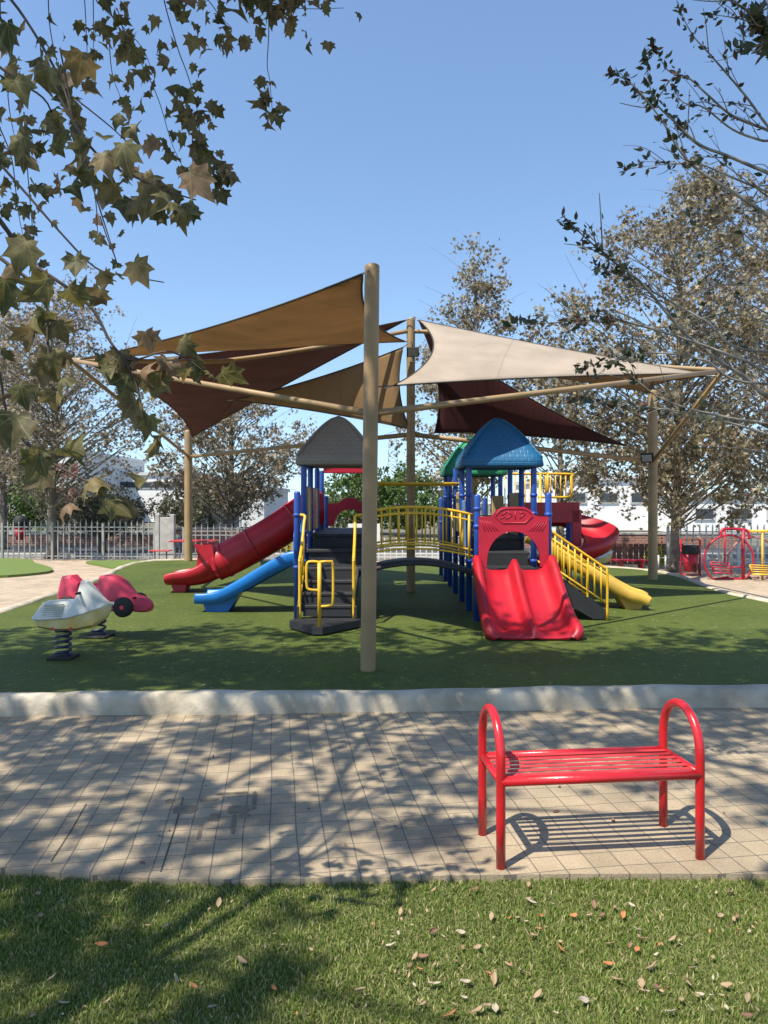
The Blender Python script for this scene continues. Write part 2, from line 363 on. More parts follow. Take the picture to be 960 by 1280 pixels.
def sailmat(name, col, rot, trans=.35):
    m = bpy.data.materials.new(name); m.use_nodes = True
    n = m.node_tree.nodes; l = m.node_tree.links; b = n['Principled BSDF']; b.inputs['Roughness'].default_value = .85
    b.inputs['Specular IOR Level'].default_value = .1
    tc = n.new('ShaderNodeTexCoord'); mp = n.new('ShaderNodeMapping'); mp.inputs['Rotation'].default_value = (0, 0, rot)
    l.new(tc.outputs['Object'], mp.inputs[0])
    wv = n.new('ShaderNodeTexWave'); wv.inputs['Scale'].default_value = 14; wv.inputs['Distortion'].default_value = .5
    l.new(mp.outputs[0], wv.inputs['Vector'])
    nz = n.new('ShaderNodeTexNoise'); nz.inputs['Scale'].default_value = 2.0; nz.inputs['Detail'].default_value = 6; l.new(mp.outputs[0], nz.inputs['Vector'])
    mr = n.new('ShaderNodeMapRange'); mr.inputs[3].default_value = .93; mr.inputs[4].default_value = 1.05; l.new(wv.outputs['Fac'], mr.inputs[0])
    mr2 = n.new('ShaderNodeMapRange'); mr2.inputs[1].default_value = .3; mr2.inputs[2].default_value = .7; mr2.inputs[3].default_value = .86; mr2.inputs[4].default_value = 1.1; l.new(nz.outputs['Fac'], mr2.inputs[0])
    # panel seams every 1.1 m
    sx = n.new('ShaderNodeSeparateXYZ'); l.new(mp.outputs[0], sx.inputs[0])
    md = n.new('ShaderNodeMath'); md.operation = 'PINGPONG'; md.inputs[1].default_value = .9; l.new(sx.outputs[0], md.inputs[0])
    lt = n.new('ShaderNodeMath'); lt.operation = 'LESS_THAN'; lt.inputs[1].default_value = .009; l.new(md.outputs[0], lt.inputs[0])
    sm = n.new('ShaderNodeMath'); sm.operation = 'MULTIPLY_ADD'; sm.inputs[1].default_value = -.16; sm.inputs[2].default_value = 1; l.new(lt.outputs[0], sm.inputs[0])
    a = n.new('ShaderNodeMath'); a.operation = 'MULTIPLY'; l.new(mr.outputs[0], a.inputs[0]); l.new(mr2.outputs[0], a.inputs[1])
    a2 = n.new('ShaderNodeMath'); a2.operation = 'MULTIPLY'; l.new(a.outputs[0], a2.inputs[0]); l.new(sm.outputs[0], a2.inputs[1])
    mx = n.new('ShaderNodeVectorMath'); mx.operation = 'SCALE'; mx.inputs[0].default_value = col; l.new(a2.outputs[0], mx.inputs['Scale'])
    l.new(mx.outputs[0], b.inputs['Base Color'])
    tr = n.new('ShaderNodeBsdfTranslucent'); l.new(mx.outputs[0], tr.inputs[0])
    ms = n.new('ShaderNodeMixShader'); ms.inputs[0].default_value = trans
    l.new(b.outputs[0], ms.inputs[1]); l.new(tr.outputs[0], ms.inputs[2]); l.new(ms.outputs[0], n['Material Output'].inputs[0])
    return m
def shinglemat(name, col):
    m = mat(name, col, .5, .15, 3)
    n = m.node_tree.nodes; l = m.node_tree.links; b = n['Principled BSDF']; tc = n['Texture Coordinate']
    mp = n.new('ShaderNodeMapping'); mp.inputs['Rotation'].default_value = (R(90), 0, 0); l.new(tc.outputs['Object'], mp.inputs[0])
    br = n.new('ShaderNodeTexBrick'); br.inputs['Scale'].default_value = 1; br.inputs['Brick Width'].default_value = .10; br.inputs['Row Height'].default_value = .058
    br.inputs['Mortar Size'].default_value = .012; br.inputs['Mortar Smooth'].default_value = 1
    l.new(mp.outputs[0], br.inputs['Vector'])
    bp = n.new('ShaderNodeBump'); bp.invert = True; bp.inputs['Strength'].default_value = .5; bp.inputs['Distance'].default_value = .008
    l.new(br.outputs['Fac'], bp.inputs['Height']); l.new(bp.outputs[0], b.inputs['Normal'])
    src = b.inputs['Base Color'].links[0].from_socket; mx = n.new('ShaderNodeMix'); mx.data_type = 'RGBA'; mx.inputs[7].default_value = (col[0]*.8, col[1]*.8, col[2]*.8, 1)  # relief shading between shingles painted in: gaps get a darker base colour
    l.new(src, mx.inputs[6]); l.new(br.outputs['Fac'], mx.inputs[0]); l.new(mx.outputs[2], b.inputs['Base Color'])
    return m
def brickmat(name, c1, c2):
    m = bpy.data.materials.new(name); m.use_nodes = True
    n = m.node_tree.nodes; l = m.node_tree.links; b = n['Principled BSDF']; b.inputs['Roughness'].default_value = .9
    tc = n.new('ShaderNodeTexCoord'); mp = n.new('ShaderNodeMapping'); mp.inputs['Rotation'].default_value = (R(90), 0, 0); l.new(tc.outputs['Object'], mp.inputs[0])
    br = n.new('ShaderNodeTexBrick'); br.inputs['Scale'].default_value = 1; br.inputs['Brick Width'].default_value = .24; br.inputs['Row Height'].default_value = .09
    br.inputs['Mortar Size'].default_value = .008; br.inputs['Color1'].default_value = (*c1, 1); br.inputs['Color2'].default_value = (*c2, 1); br.inputs['Mortar'].default_value = (.3, .27, .24, 1)
    l.new(mp.outputs[0], br.inputs['Vector']); l.new(br.outputs[0], b.inputs['Base Color']); return m
M['brick'] = brickmat('red brown brick', (.30, .13, .09), (.22, .09, .065))
M['roof_taupe'] = shinglemat('taupe moulded shingles', (.25, .21, .165))
M['roof_blue'] = shinglemat('blue moulded shingles', (.010, .115, .25))
M['roof_green'] = shinglemat('green moulded shingles', (.02, .26, .12))
M['sail_tan'] = sailmat('tan shade cloth', (.43, .295, .17), .5, .42)
M['sail_tan2'] = sailmat('ochre shade cloth', (.36, .235, .125), .9, .42)
M['sail_maroon'] = sailmat('maroon shade cloth', (.175, .10, .098), .4, .45)
M['sail_dark'] = sailmat('dark maroon shade cloth', (.08, .032, .034), 1.0, .35)
M['sail_beige'] = sailmat('beige shade cloth', (.45, .375, .30), .3, .3)
M['sail_brown'] = sailmat('taupe shade cloth', (.30, .22, .15), .8, .35)

# ------------------------------------------------------------------ setting: ground, paving, turf, kerb, lawns
struct(MB().add([(-900, -900, -.06), (900, -900, -.06), (900, 900, -.06), (-900, 900, -.06)], [(0, 1, 2, 3)]), 'ground', M['dirt'])
def edge_y(x):                                        # lawn / paving edge
    return 3.125 + .035*math.sin(x*1.1+.6) + (.18*((-x-.6)/1.3)**1.6 if x < -.6 else 0) + (.012*x if x > 0 else 0)
xs = [-9+i*.15 for i in range(121)]
b = MB(); pts = [(x, edge_y(x)) for x in xs]
n = len(pts)
vs = [(x, y, 0) for x, y in pts]+[(x, 20.2, 0) for x, y in pts]+[(x, y, -.05) for x, y in pts]
b.add(vs, [(i, i+1, n+i+1, n+i) for i in range(n-1)]+[(2*n+i, 2*n+i+1, i+1, i) for i in range(n-1)], True)
struct(b, 'paving', M['paving'])
b = MB(); vs = [(x, y-.002, -.028) for x, y in pts]+[(x, -12, -.028) for x, y in pts]
b.add(vs, [(i, n+i, n+i+1, i+1) for i in range(n-1)], True)
struct(b, 'lawn', M['lawn'])
# side paths (left and right of the turf) lie 4 mm above the near paving
struct(MB().prism([(-16, 6.6), (-4.9, 6.6), (-5.0, 9.9), (-5.75, 18.7), (-5.2, 20.8), (-16, 21.2)], -.05, .004), 'path_side_paving', M['paving_side'])
struct(MB().prism([(5.5, 6.6), (17, 6.6), (17, 21), (4.4, 21), (5.0, 16.6), (5.9, 15.1), (5.6, 12)], -.05, .004), 'path_right_paving', M['paving_side'])
for i, poly in enumerate([[(-12, 15.2), (-8.6, 15.3), (-7.6, 16.2), (-7.75, 17.2), (-8.9, 18.8), (-10, 20.2), (-13, 20.4)], [(-7.8, 19.4), (-6.9, 18.1), (-6.35, 17.5), (-6.08, 17.9), (-6.15, 19.5)]]):
    rr = smooth([(x, y, 0) for x, y in poly], 5, True)
    struct(MB().prism([(p.x, p.y) for p in rr], -.02, .06), 'lawn_patch', M['lawnfar'])

TURF = [(-6.4, 5.60), (-5.6, 5.58), (-4, 5.56), (-2, 5.62), (0, 5.70), (2, 5.80), (4, 5.86), (5.6, 5.9), (6.1, 6.6), (5.95, 9), (5.75, 11), (5.62, 12.2), (5.9, 15.1), (5.3, 16.7), (2.9, 17.3), (-1, 18.4), (-5.8, 18.7), (-5.5, 14), (-5.2, 9.9), (-5.35, 7.6), (-6.2, 6.6)]
tp = smooth([(x, y, 0) for x, y in TURF], 8, True)
b = MB(); b.prism([(p.x, p.y) for p in tp], -.04, TZ)
turf = struct(b, 'playground_turf', M['turf'])
# kerb: rounded hand-made limewashed concrete following the turf edge
rows = []
rngk = random.Random(3)
fine = []
for i in range(len(tp)):
    a, c = tp[i], tp[(i+1) % len(tp)]; k = max(1, int((c-a).length/.12))
    for j in range(k): fine.append(a.lerp(c, j/k))
for i, p in enumerate(fine):
    t = (fine[(i+1) % len(fine)]-fine[i-1]).normalized(); nrm = Vector((t.y, -t.x, 0))
    w = .085+.008*math.sin(i*.37)+rngk.uniform(-.003, .003); h = .148+.007*math.sin(i*.21+1)+.004*math.sin(i*.9)+rngk.uniform(-.002, .002)
    prof = [(w*1.08, -.03), (w*1.04, h*.45), (w*.93, h*.78), (w*.6, h*.96), (0, h), (-w*.6, h*.97), (-w*.95, h*.8), (-w, .02)]
    rows.append([p+nrm*a+Vector((0, 0, z)) for a, z in prof])
rows.append(rows[0])
struct(MB().grid(rows), 'kerb', M['kerb'])
struct(MB().prism([(-60, 22.2), (60, 22.2), (60, 27.5), (-60, 27.5)], -.058, -.02), 'road', M['asphalt'])
struct(MB().prism([(-60, 21.6), (60, 21.6), (60, 22.2), (-60, 22.2)], -.058, .08), 'pavement_kerb', M['concrete'])
# dark water stain puddle marks in the paver joints
stain = mat('damp stain', (.19, .15, .10), .6, .3, 14, col2=(.12, .095, .065))
# ------------------------------------------------------------------ shade structure
FP = G(460, 838, TZ); LP = Vector((-4.93, 18.55, TZ)); BP = Vector((.445, 12.2, TZ)); RP = Vector((5.15, 14.1, TZ))
FP.z = TZ
tipL = P(88, 450, 11.2); tipR = P(905, 463, 10.6)
frame = thing('shade_pavilion', 'tan steel shade pavilion of four tall poles joined by sloping pipes above the turf', 'shade pavilion', FP)
def pole(p, toppy, r, lean=0):
    top = CH+(HY-toppy)/F*p.y
    b = MB(); b.lathe(p, [(r*1.02, -.02), (r, .02), (r*.98, top-p.z-.05), (r*.98, top-p.z-.012), (r*.8, top-p.z), (0.001, top-p.z+.004)], 20)
    b.v = [(v[0]+lean*(v[2]-p.z)/(top-p.z), v[1], v[2]) for v in b.v]; o = b.build('pole', M['post_tan'], frame); return o, Vector((p.x, p.y, top))
_, Ft = pole(FP, 331, .067, .036); _, Lt = pole(LP, 538, .10); _, Bt = pole(BP, 398, .072); _, Rt = pole(RP, 488, .088)
def beam(a, b_, r, mid=None):
    pts = [a, b_] if mid is None else smooth([a]+mid+[b_], 8)
    MB().tube(pts, r, 12).build('beam', M['post_tan'], frame)
Fj = P(463, 517, FP.y); Lj = P(236, 571, LP.y); Bj = P(514, 543, BP.y); Rj = P(816, 577, RP.y)
beam(Fj, tipL, .031); beam(Fj, tipR, .031)
beam(Lj, tipL, .034); beam(Rj, tipR, .036)
beam(Lj, Bj, .04); beam(Bj, Rj, .04)
beam(tipL, P(514, 413, BP.y), .035, [P(250, 452, 11.3), P(305, 448, 11.5), P(405, 433, 11.8)])
beam(P(514, 414, BP.y), tipR, .035, [P(600, 420, 12), P(760, 452, 11.2)])

def sail(name, label, A, B_, C_, ks, m, belly=0.0, n=22):
    A, B_, C_ = Vector(A), Vector(B_), Vector(C_); Gc = (A+B_+C_)/3
    nr = (B_-A).cross(C_-A).normalized();  nr = nr if nr.z > 0 else -nr
    root = thing(name, label, 'shade sail', Gc-Vector((0, 0, .3)), 'shade sails over the play structure')
    idx = {}; vs = []
    def pos(u, v, w):
        p = A*u+B_*v+C_*w
        p = p + (C_-(A+B_)/2)*ks[0]*4*u*v*(1-w*.5) + (A-(B_+C_)/2)*ks[1]*4*v*w*(1-u*.5) + (B_-(C_+A)/2)*ks[2]*4*w*u*(1-v*.5)
        return p - nr*belly*27*u*v*w
    for i in range(n+1):
        for j in range(n+1-i):
            idx[(i, j)] = len(vs); vs.append(pos(i/n, j/n, 1-(i+j)/n))
    fs = []
    for i in range(n):
        for j in range(n-i):
            fs.append((idx[(i, j)], idx[(i+1, j)], idx[(i, j+1)]))
            if i+j < n-1: fs.append((idx[(i+1, j)], idx[(i+1, j+1)], idx[(i, j+1)]))
    b = MB(); b.add(vs, fs); o = b.build('fabric', m, root)
    sm = o.modifiers.new('thick', 'SOLIDIFY'); sm.thickness = .004; sm.offset = 0
    ring = [pos(1-k/n, k/n, 0) for k in range(n)]+[pos(0, 1-k/n, k/n) for k in range(n)]+[pos(k/n, 0, 1-k/n) for k in range(n)]
    MB().tube(ring, .011, 6, closed=True).build('hem', M['hem'], root)
    for c, t in ((A, 0), (B_, 0), (C_, 0)):
        d = (c-Gc).normalized(); MB().tube([c-d*.03, c+d*.16], .009, 6).build('corner_fixing', M['metal'], root)
    return root
S_B = P(507, 427, 12.0)
sail('shade_sail', 'tan shade sail reaching highest, tied to the top of the front pole', P(454, 342, FP.y+.05), P(100, 449, 11.15), S_B, (.07, .035, .05), M['sail_tan'], .12)
sail('shade_sail', 'large reddish maroon shade sail with its tip pointing down at the left pole', P(110, 455, 11.4), P(240, 546, 17.8), P(508, 400, 12.1), (.07, .012, .05), M['sail_maroon'], .1)
sail('shade_sail', 'ochre shade sail low behind the front pole, over the taupe roof', P(504, 434, 12.1), P(512, 536, 12.15), P(292, 500, 14.0), (.035, .03, .05), M['sail_tan2'], .05)
sail('shade_sail', 'pale beige shade sail stretched right from the middle pole above the blue roof', P(523, 400, 12.0), P(492, 482, 9.2), P(880, 467, 10.6), (.085, .03, .03), M['sail_beige'], -.05)
sail('shade_sail', 'dark maroon shade sail hanging behind the blue tower roof', P(524, 402, 12.3), P(543, 541, 12.6), P(783, 557, 13.9), (.05, .03, .11), M['sail_dark'], .04)
sail('shade_sail', 'small taupe shade sail mostly hidden above the far right pole', P(560, 452, 12.4), P(814, 491, 14.0), P(884, 470, 10.9), (.04, .08, .04), M['sail_brown'], .03)
for a, c in ((P(492, 482, 9.2), P(466, 484, FP.y)), (P(783, 557, 13.9), P(812, 574, 14.05)), (P(292, 500, 14), Lj)):
    MB().tube([a, c], .007, 6).build('tie_cable', M['hem'], frame)
def flood(p, aim, label, s=1.0):
    r = thing('floodlight', label, 'floodlight', p)
    M3 = Vector(aim).normalized().to_track_quat('Y', 'Z').to_matrix()
    def tb(c, d):
        b = MB().box((0, 0, 0), d); b.v = [tuple(Vector(p) + M3 @ (Vector(v)+Vector(c))) for v in b.v]; return b
    tb((0, 0, 0), (.22*s, .06*s, .17*s)).build('housing', M['rubber'], r)
    tb((0, .034*s, 0), (.18*s, .006, .13*s)).build('lens', M['ledglass'], r)
    tb((0, -.05*s, -.02), (.06*s, .05*s, .12*s)).build('bracket', M['rubber'], r)
flood(P(809, 572, 13.9), (-.5, -.8, -.35), 'square black floodlight fixed to the right pole beside the dark sail tip')
flood(P(516, 440, 12.02), (0, -1, -.8), 'small black floodlight strapped high on the middle pole', .9)

# ------------------------------------------------------------------ play structure
play = thing('play_structure', 'large blue, red and yellow play structure with three roofed towers, bridge and slides', 'play structure', (.5, 11, TZ))
XL0, XL1, XR0, XR1 = -1.10, -.20, 1.165, 2.055
def post(x, y, top, rings=(), cap=True, r=.041):
    b = MB(); pr = [(r*1.0, 0)]
    b.lathe((x, y, TZ), [(r, -.03), (r, top-TZ-.03), (r*.9, top-TZ-.01), (r*.55, top-TZ)], 14)
    for z in rings: b.lathe((x, y, z-.022), [(r, 0), (r+.010, .004), (r+.010, .04), (r, .044)], 14)
    return b.build('post', M['blue'], play)
for y in (10.1, 11.0, 12.1, 13.0):
    post(XL0, y, 2.16, (1.2, 1.46)); post(XL1, y, 2.16, (1.2, 1.46))
post(XL0, 9.32, 1.74, (1.44, .78)); post(XL1, 9.32, 1.62, (.78,)); post(XL0, 14.0, 1.72, (1.2,)); post(XL1, 14.0, 1.72, (1.2,))
for y in (10.1, 11.0, 12.0, 13.0, 13.9):
    post(XR0, y, 2.16, (.8, 1.45, 1.7)); post(XR1, y, 2.16, (.8, 1.45, 1.7))
post(XR0, 9.2, 1.70, (.83, 1.3, 1.52)); post(XR1, 9.2, 1.72, (.83, 1.45)); post(XR0, 15.0, 1.7, (1.2,)); post(XR1, 15.0, 1.7, (1.2,))
def roof(cx, cy, z0, m):
    hw = .54; H = .71; band = .12; rows = []
    def ring(w, z, k=6):
        r = []
        for sx, sy, ex, ey in ((-1, -1, 1, -1), (1, -1, 1, 1), (1, 1, -1, 1), (-1, 1, -1, -1)):
            for j in range(k): t = j/k; r.append(Vector((cx+w*(sx+(ex-sx)*t), cy+w*(sy+(ey-sy)*t), z)))
        return r
    rows = [ring(hw-.03, z0+.03), ring(hw-.02, z0), ring(hw, z0), ring(hw+.012, z0+.02), ring(hw-.005, z0+band)]
    for i in range(1, 15):
        t = i/14; w = (hw-.01)*max(.0, (1-t))**.68; rows.append(ring(max(w, .004), z0+band+(H-band)*t))
    b = MB(); b.grid(rows, closed=True)
    ridge = MB()
    for sx, sy in ((-1, -1), (1, -1), (1, 1), (-1, 1)):
        pts = [(cx+sx*w, cy+sy*w, z0+band+(H-band)*t) for t in [j/14 for j in range(14)] for w in [(hw-.01)*(1-t)**.68]]
        b.tube(pts+[(cx, cy, z0+H)], .018, 6)
    ring1 = ring(hw-.03, z0+.03, 1); b.add(ring1, [(0, 1, 2, 3)], True)
    return b.build('roof', m, play)
setp(roof(-.65, 10.5, 2.11, M['roof_taupe']), 'taupe moulded shingle roof of the left tower')
setp(roof(1.61, 10.5, 2.085, M['roof_blue']), 'blue moulded shingle roof of the right tower')
setp(roof(1.61, 13.45, 2.08, M['roof_green']), 'green moulded shingle roof behind the blue one')
def deck(x0, x1, y0, y1, z, th=.045):
    b = MB().box(((x0+x1)/2, (y0+y1)/2, z-th/2), (x1-x0, y1-y0, th), bev=.008)
    b.box(((x0+x1)/2, (y0+y1)/2, z-th-.04), (x1-x0-.1, y1-y0-.1, .08)); return b.build('deck', M['black'], play)
deck(XL0+.06, XL1-.05, 9.36, 10.06, .77); deck(XL0+.04, XL1-.04, 10.02, 10.5, .96); deck(XL0+.05, XL1-.05, 10.5, 11.0, 1.15)
deck(XL0+.05, XL1-.05, 11.02, 12.06, 1.15); deck(XL0+.05, XL1-.05, 12.1, 13.0, 1.15)
deck(XR0+.05, XR1-.05, 9.22, 10.08, .74); deck(XR0+.05, XR1-.05, 10.12, 10.5, .92); deck(XR0+.05, XR1-.05, 10.52, 11, 1.1)
deck(XR0+.05, XR1-.05, 11.03, 12, 1.1); deck(XR0+.05, XR1-.05, 12.04, 13, 1.15); deck(XR0+.05, XR1-.05, 13.04, 13.9, 1.25)
# closed risers between deck levels
for (x0, x1, y, z0, z1) in ((XL0+.08, XL1-.08, 10.06, .72, .92), (XL0+.08, XL1-.08, 10.52, .92, 1.1), (XR0+.08, XR1-.08, 10.12, .7, .88), (XR0+.08, XR1-.08, 10.54, .88, 1.06)):
    MB().box(((x0+x1)/2, y, (z0+z1)/2), (x1-x0, .015, z1-z0)).build('riser', M['black'], play)
# front stair of the left tower
st = bpy.data.objects.new('stair', None); C.objects.link(st); st.parent = play; st.location = Vector((-.68, 8.7, TZ))-play.location
for k, (y, z, w) in enumerate(((8.78, .376, .60), (8.97, .50, .64), (9.16, .63, .68))):
    b = MB().box((-.68, y+.11, z-.02), (w, .24, .04), bev=.008); b.box((-.68, y+.01, z-.085), (w-.03, .02, .10)); b.build('step', M['black'], st)
MB().box((-.68, 9.37, .68), (.72, .02, .12)).build('riser', M['black'], st)
for s in (-1, 1): MB().plate([(8.72, .14), (8.72, .36), (9.34, .76), (9.40, .76), (9.40, .55)], (-.68+s*.34, 0, 0), (0, 1, 0), (0, 0, 1), .03).build('stringer', M['black'], st)
b = MB().prism([(-1.10, 8.66), (-.97, 8.86), (-.36, 8.86), (-.27, 8.70), (-.30, 8.62), (-.68, 8.13), (-.78, 8.13), (-1.1, 8.56)], .14, .22)
b.lathe((-.70, 8.35, .1), [(.05, 0), (.03, .06)], 10); b.build('landing_pad', M['black'], st)
for s, x in ((-1, -1.0), (1, -.36)):
    hr = MB().tube(smooth([(XL0 if s < 0 else x+.1, 9.32, 1.44), (x-.0, 9.27, 1.43), (x, 9.2, 1.33), (x, 9.02, 1.12), (x, 8.76, .93), (x, 8.74, .86), (x, 8.74, .22)], 6), .019, 10)
    hr.tube([(x, 9.2, .82), (x, 8.76, .42)], .014, 8)
    for k in range(4): y = 8.84+k*.11; hr.tube([(x, y, .5+k*.1-.02), (x, y, .98+k*.105)], .011, 6)
    hr.build('handrail', M['yellow'], st)
h = MB().tube([(-.72, 8.2, .22), (-.72, 8.2, .93)], .022, 12)
h.tube(smooth([(-.72, 8.2, .935), (-.82, 8.2, .94), (-.86, 8.2, .90), (-.86, 8.2, .68), (-.83, 8.2, .63), (-.72, 8.2, .62)], 5), .015, 8)
h.tube(smooth([(-.72, 8.2, .935), (-.61, 8.2, .94), (-.57, 8.2, .90), (-.57, 8.2, .50), (-.61, 8.2, .45), (-.72, 8.2, .44)], 5), .015, 8)
h.build('grab_handle', M['yellow'], st)
# arched bridge
br = bpy.data.objects.new('bridge', None); C.objects.link(br); br.parent = play; br.location = Vector((.48, 9.7, .7))-play.location
def arcz(x, z0, h): t = (x-XL1)/(XR0-XL1); return z0+h*(1-(2*t-1)**2)-.05*t
N = 18; rows = []
for i in range(N+1):
    x = XL1-.06+(XR0-XL1+.12)*i/N; z = arcz(x, .755, .12); rows.append([Vector((x, 10.05, z)), Vector((x, 9.36, z)), Vector((x, 9.355, z-.055)), Vector((x, 10.055, z-.055))])
MB().grid(rows, closed=True).build('walkway', M['black'], br)
for y in (9.30, 10.08):
    b = MB(); xs_ = [XL1+.03+(XR0-XL1-.08)*i/16 for i in range(17)]
    for z0, r in ((1.48, .017), (1.40, .012), (1.03, .013), (.955, .013)): b.tube([(x, y, arcz(x, z0, .085)) for x in xs_], r, 8)
    for i in range(12): x = XL1+.06+(XR0-XL1-.15)*i/11; b.tube([(x, y, arcz(x, 1.03 if i < 11 else .9, .085)), (x, y, arcz(x, 1.48, .085))], .012 if i < 11 else .018, 6)
    b.build('railing', M['yellow'], br)
# overhead ladder
b = MB()
for y in (11.15, 11.95):
    b.tube([(XL1, y, 1.885), (XR0, y, 1.885)], .02, 8)
for i in range(5): x = -.05+i*.27; b.tube([(x, 11.15, 1.895), (x, 11.95, 1.895)], .014, 6)
for x in (-.03, .3): b.tube([(x, 11.15, 1.88), (x, 11.15, 1.95)], .02, 8)
b.build('overhead_ladder', M['yellow'], play)

# moulded slides ------------------------------------------------------
def slide_shell(path, side, prof, th=.018, k=7, scalef=None):
    path = smooth(path, k); side = [Vector(s) for s in (side if isinstance(side, list) else [side])]
    rows = []; m = len(path)
    for i, p in enumerate(path):
        t = (path[min(i+1, m-1)]-path[max(i-1, 0)]).normalized()
        s = side[0] if len(side) == 1 else side[min(i, len(side)-1)]
        up = s.cross(t).normalized(); up = up if up.z > 0 or abs(up.z) < .01 else -up
        f = i/(m-1); wsc, hsc = scalef(f) if scalef else (1, 1)
        rows.append([p+s*u*wsc+up*h*hsc for u, h in prof])
    return MB().shell(rows, th)
def prof_single(w, h, rim=.03):
    out = [(-w-rim*1.3, h-.17), (-w-rim*1.15, h-.03), (-w-rim*.8, h), (-w, h+.004), (-w*.93, h*.8), (-w*.86, h*.35)]
    out += [(-w*.7, .03), (-w*.4, .004), (0, 0), (w*.4, .004), (w*.7, .03)]
    return out+[(w*.86, h*.35), (w*.93, h*.8), (w, h+.004), (w+rim*.8, h), (w+rim*1.15, h-.03), (w+rim*1.3, h-.17)]
# double red slide
W = .455
def prof_double(h=.17, c=.13):
    L = [(-W-.045, h-.17), (-W-.04, h-.03), (-W-.025, h), (-W+.01, h+.005), (-W+.035, h*.6), (-W+.07, .05), (-W+.13, .012), (-W*.62, .0), (-W*.5, .003), (-W*.38, .0), (-W*.22, .006), (-.06, .03), (-.028, c*.75), (-.010, c)]
    return L+[(-a, b) for a, b in reversed(L)]
path = [(1.615, 9.17, .74), (1.615, 9.06, .70), (1.615, 8.80, .52), (1.62, 8.50, .33), (1.62, 8.25, .215), (1.62, 8.04, .17), (1.62, 7.93, .16), (1.62, 7.86, .13)]
b = slide_shell(path, Vector((1, 0, 0)), prof_double(), .02, 8, lambda f: ((1+.035*f) if f < .82 else (1.03-5.2*(f-.82)**2), (1.2-.6*f) if f < .8 else max(.12, .72-3.2*(f-.8))))
ds = b.build('slide', M['red'], play); setp(ds, 'wide red double slide facing the camera, two lanes split by a ridge')
ft = MB().plate([(7.97, .11), (8.28, .11), (8.2, .17), (8.0, .14)], (1.65, 0, 0), (0, 1, 0), (0, 0, 1), .7); ft.build('slide_foot', M['red'], ds)
# two upright humps at the mouth of the double slide and the arch panel
pl = []
for i in range(15): q = math.pi*i/14; pl.append((.335*math.cos(q), .84+.40*math.sin(q)**.9))
half = .435
outer = [(half, .80), (half, 1.42), (.27, 1.43), (.215, 1.50), (.13, 1.545), (-.13, 1.545), (-.215, 1.50), (-.27, 1.43), (-half, 1.42), (-half, .80)]
b = MB()
def strip(o, i_, y0, y1):
    n = len(o); vs = [Vector((1.61+a, y0, z)) for a, z in o]+[Vector((1.61+a, y0, z)) for a, z in i_]+[Vector((1.61+a, y1, z)) for a, z in o]+[Vector((1.61+a, y1, z)) for a, z in i_]
    fs = []
    for k in range(n-1):
        fs += [(k, k+1, n+k+1, n+k), (2*n+k+1, 2*n+k, 3*n+k, 3*n+k+1), (k+1, k, 2*n+k, 2*n+k+1), (n+k, n+k+1, 3*n+k+1, 3*n+k)]
    fs += [(0, n, 3*n, 2*n), (n-1, 3*n-1, 4*n-1, 2*n-1)]
    return b.add(vs, fs, True)
def resample(poly, ts):
    L = [0]
    for k in range(1, len(poly)): L.append(L[-1]+math.dist(poly[k-1], poly[k]))
    out = []
    for t in ts:
        d = t*L[-1]
        for k in range(1, len(poly)):
            if d <= L[k]+1e-9: f = (d-L[k-1])/(L[k]-L[k-1]); out.append((poly[k-1][0]+(poly[k][0]-poly[k-1][0])*f, poly[k-1][1]+(poly[k][1]-poly[k-1][1])*f)); break
    return out
Lo = [0]
for k in range(1, len(outer)): Lo.append(Lo[-1]+math.dist(outer[k-1], outer[k]))
ts = sorted(set([x/Lo[-1] for x in Lo]+[i/40 for i in range(41)]))
inner = [(.335, .80)]+pl+[(-.335, .80)]
strip(resample(outer, ts), resample(inner, ts), 9.135, 9.19)
ap = b.build('arch_panel', M['redp'], play)
b = MB(); hexo = [(.235, 1.43), (.17, 1.505), (.10, 1.525), (-.10, 1.525), (-.17, 1.505), (-.235, 1.43), (-.14, 1.345), (.14, 1.345)]
b.tube([(1.61+a, 9.133, z) for a, z in hexo], .009, 6, closed=True)
for a0, z0, a1, z1 in ((-.16, 1.44, -.08, 1.49), (-.08, 1.49, -.02, 1.44), (-.02, 1.44, -.1, 1.39), (.02, 1.39, .02, 1.49), (.06, 1.48, .14, 1.46), (.14, 1.46, .07, 1.40), (-.17, 1.40, -.11, 1.42)):
    b.tube([(1.61+a0, 9.133, z0), (1.61+a1, 9.133, z1)], .006, 6)
for s in (-1, 1):
    for k in range(5): a = .42-k*.03; b.tube([(1.61+s*a, 9.134, 1.38-k*.004), (1.61+s*(a-.07-.01*k), 9.134, 1.24-k*.0)], .005, 5)
b.build('embossed_badge', M['redp'], ap)
# blue side slide of the left tower
sd = Vector((.12, 1, 0)).normalized()
path = [(-1.08, 9.95, .80), (-1.22, 9.96, .80), (-1.50, 10.0, .66), (-1.85, 10.05, .46), (-2.15, 10.1, .31), (-2.35, 10.13, .27), (-2.52, 10.15, .27)]
b = slide_shell(path, sd, prof_single(.23, .13), .02, 7, lambda f: (1, 1.15-.4*f)); bs = b.build('slide', M['bluep'], play); setp(bs, 'bright blue straight slide beside the stair')
MB().plate([(-2.40, .10), (-2.12, .10), (-1.95, .38), (-2.45, .24)], (0, 10.13, 0), (1, 0, 0), (0, 0, 1), .36).build('slide_foot', M['bluep'], bs)
MB().plate([(9.62, .8), (9.62, 1.15), (9.75, 1.3), (9.86, 1.2), (9.84, 1.0), (9.78, .84)], (-1.16, 0, 0), (0, 1, 0), (0, 0, 1), .05).build('entry_hood', M['bluep'], bs)
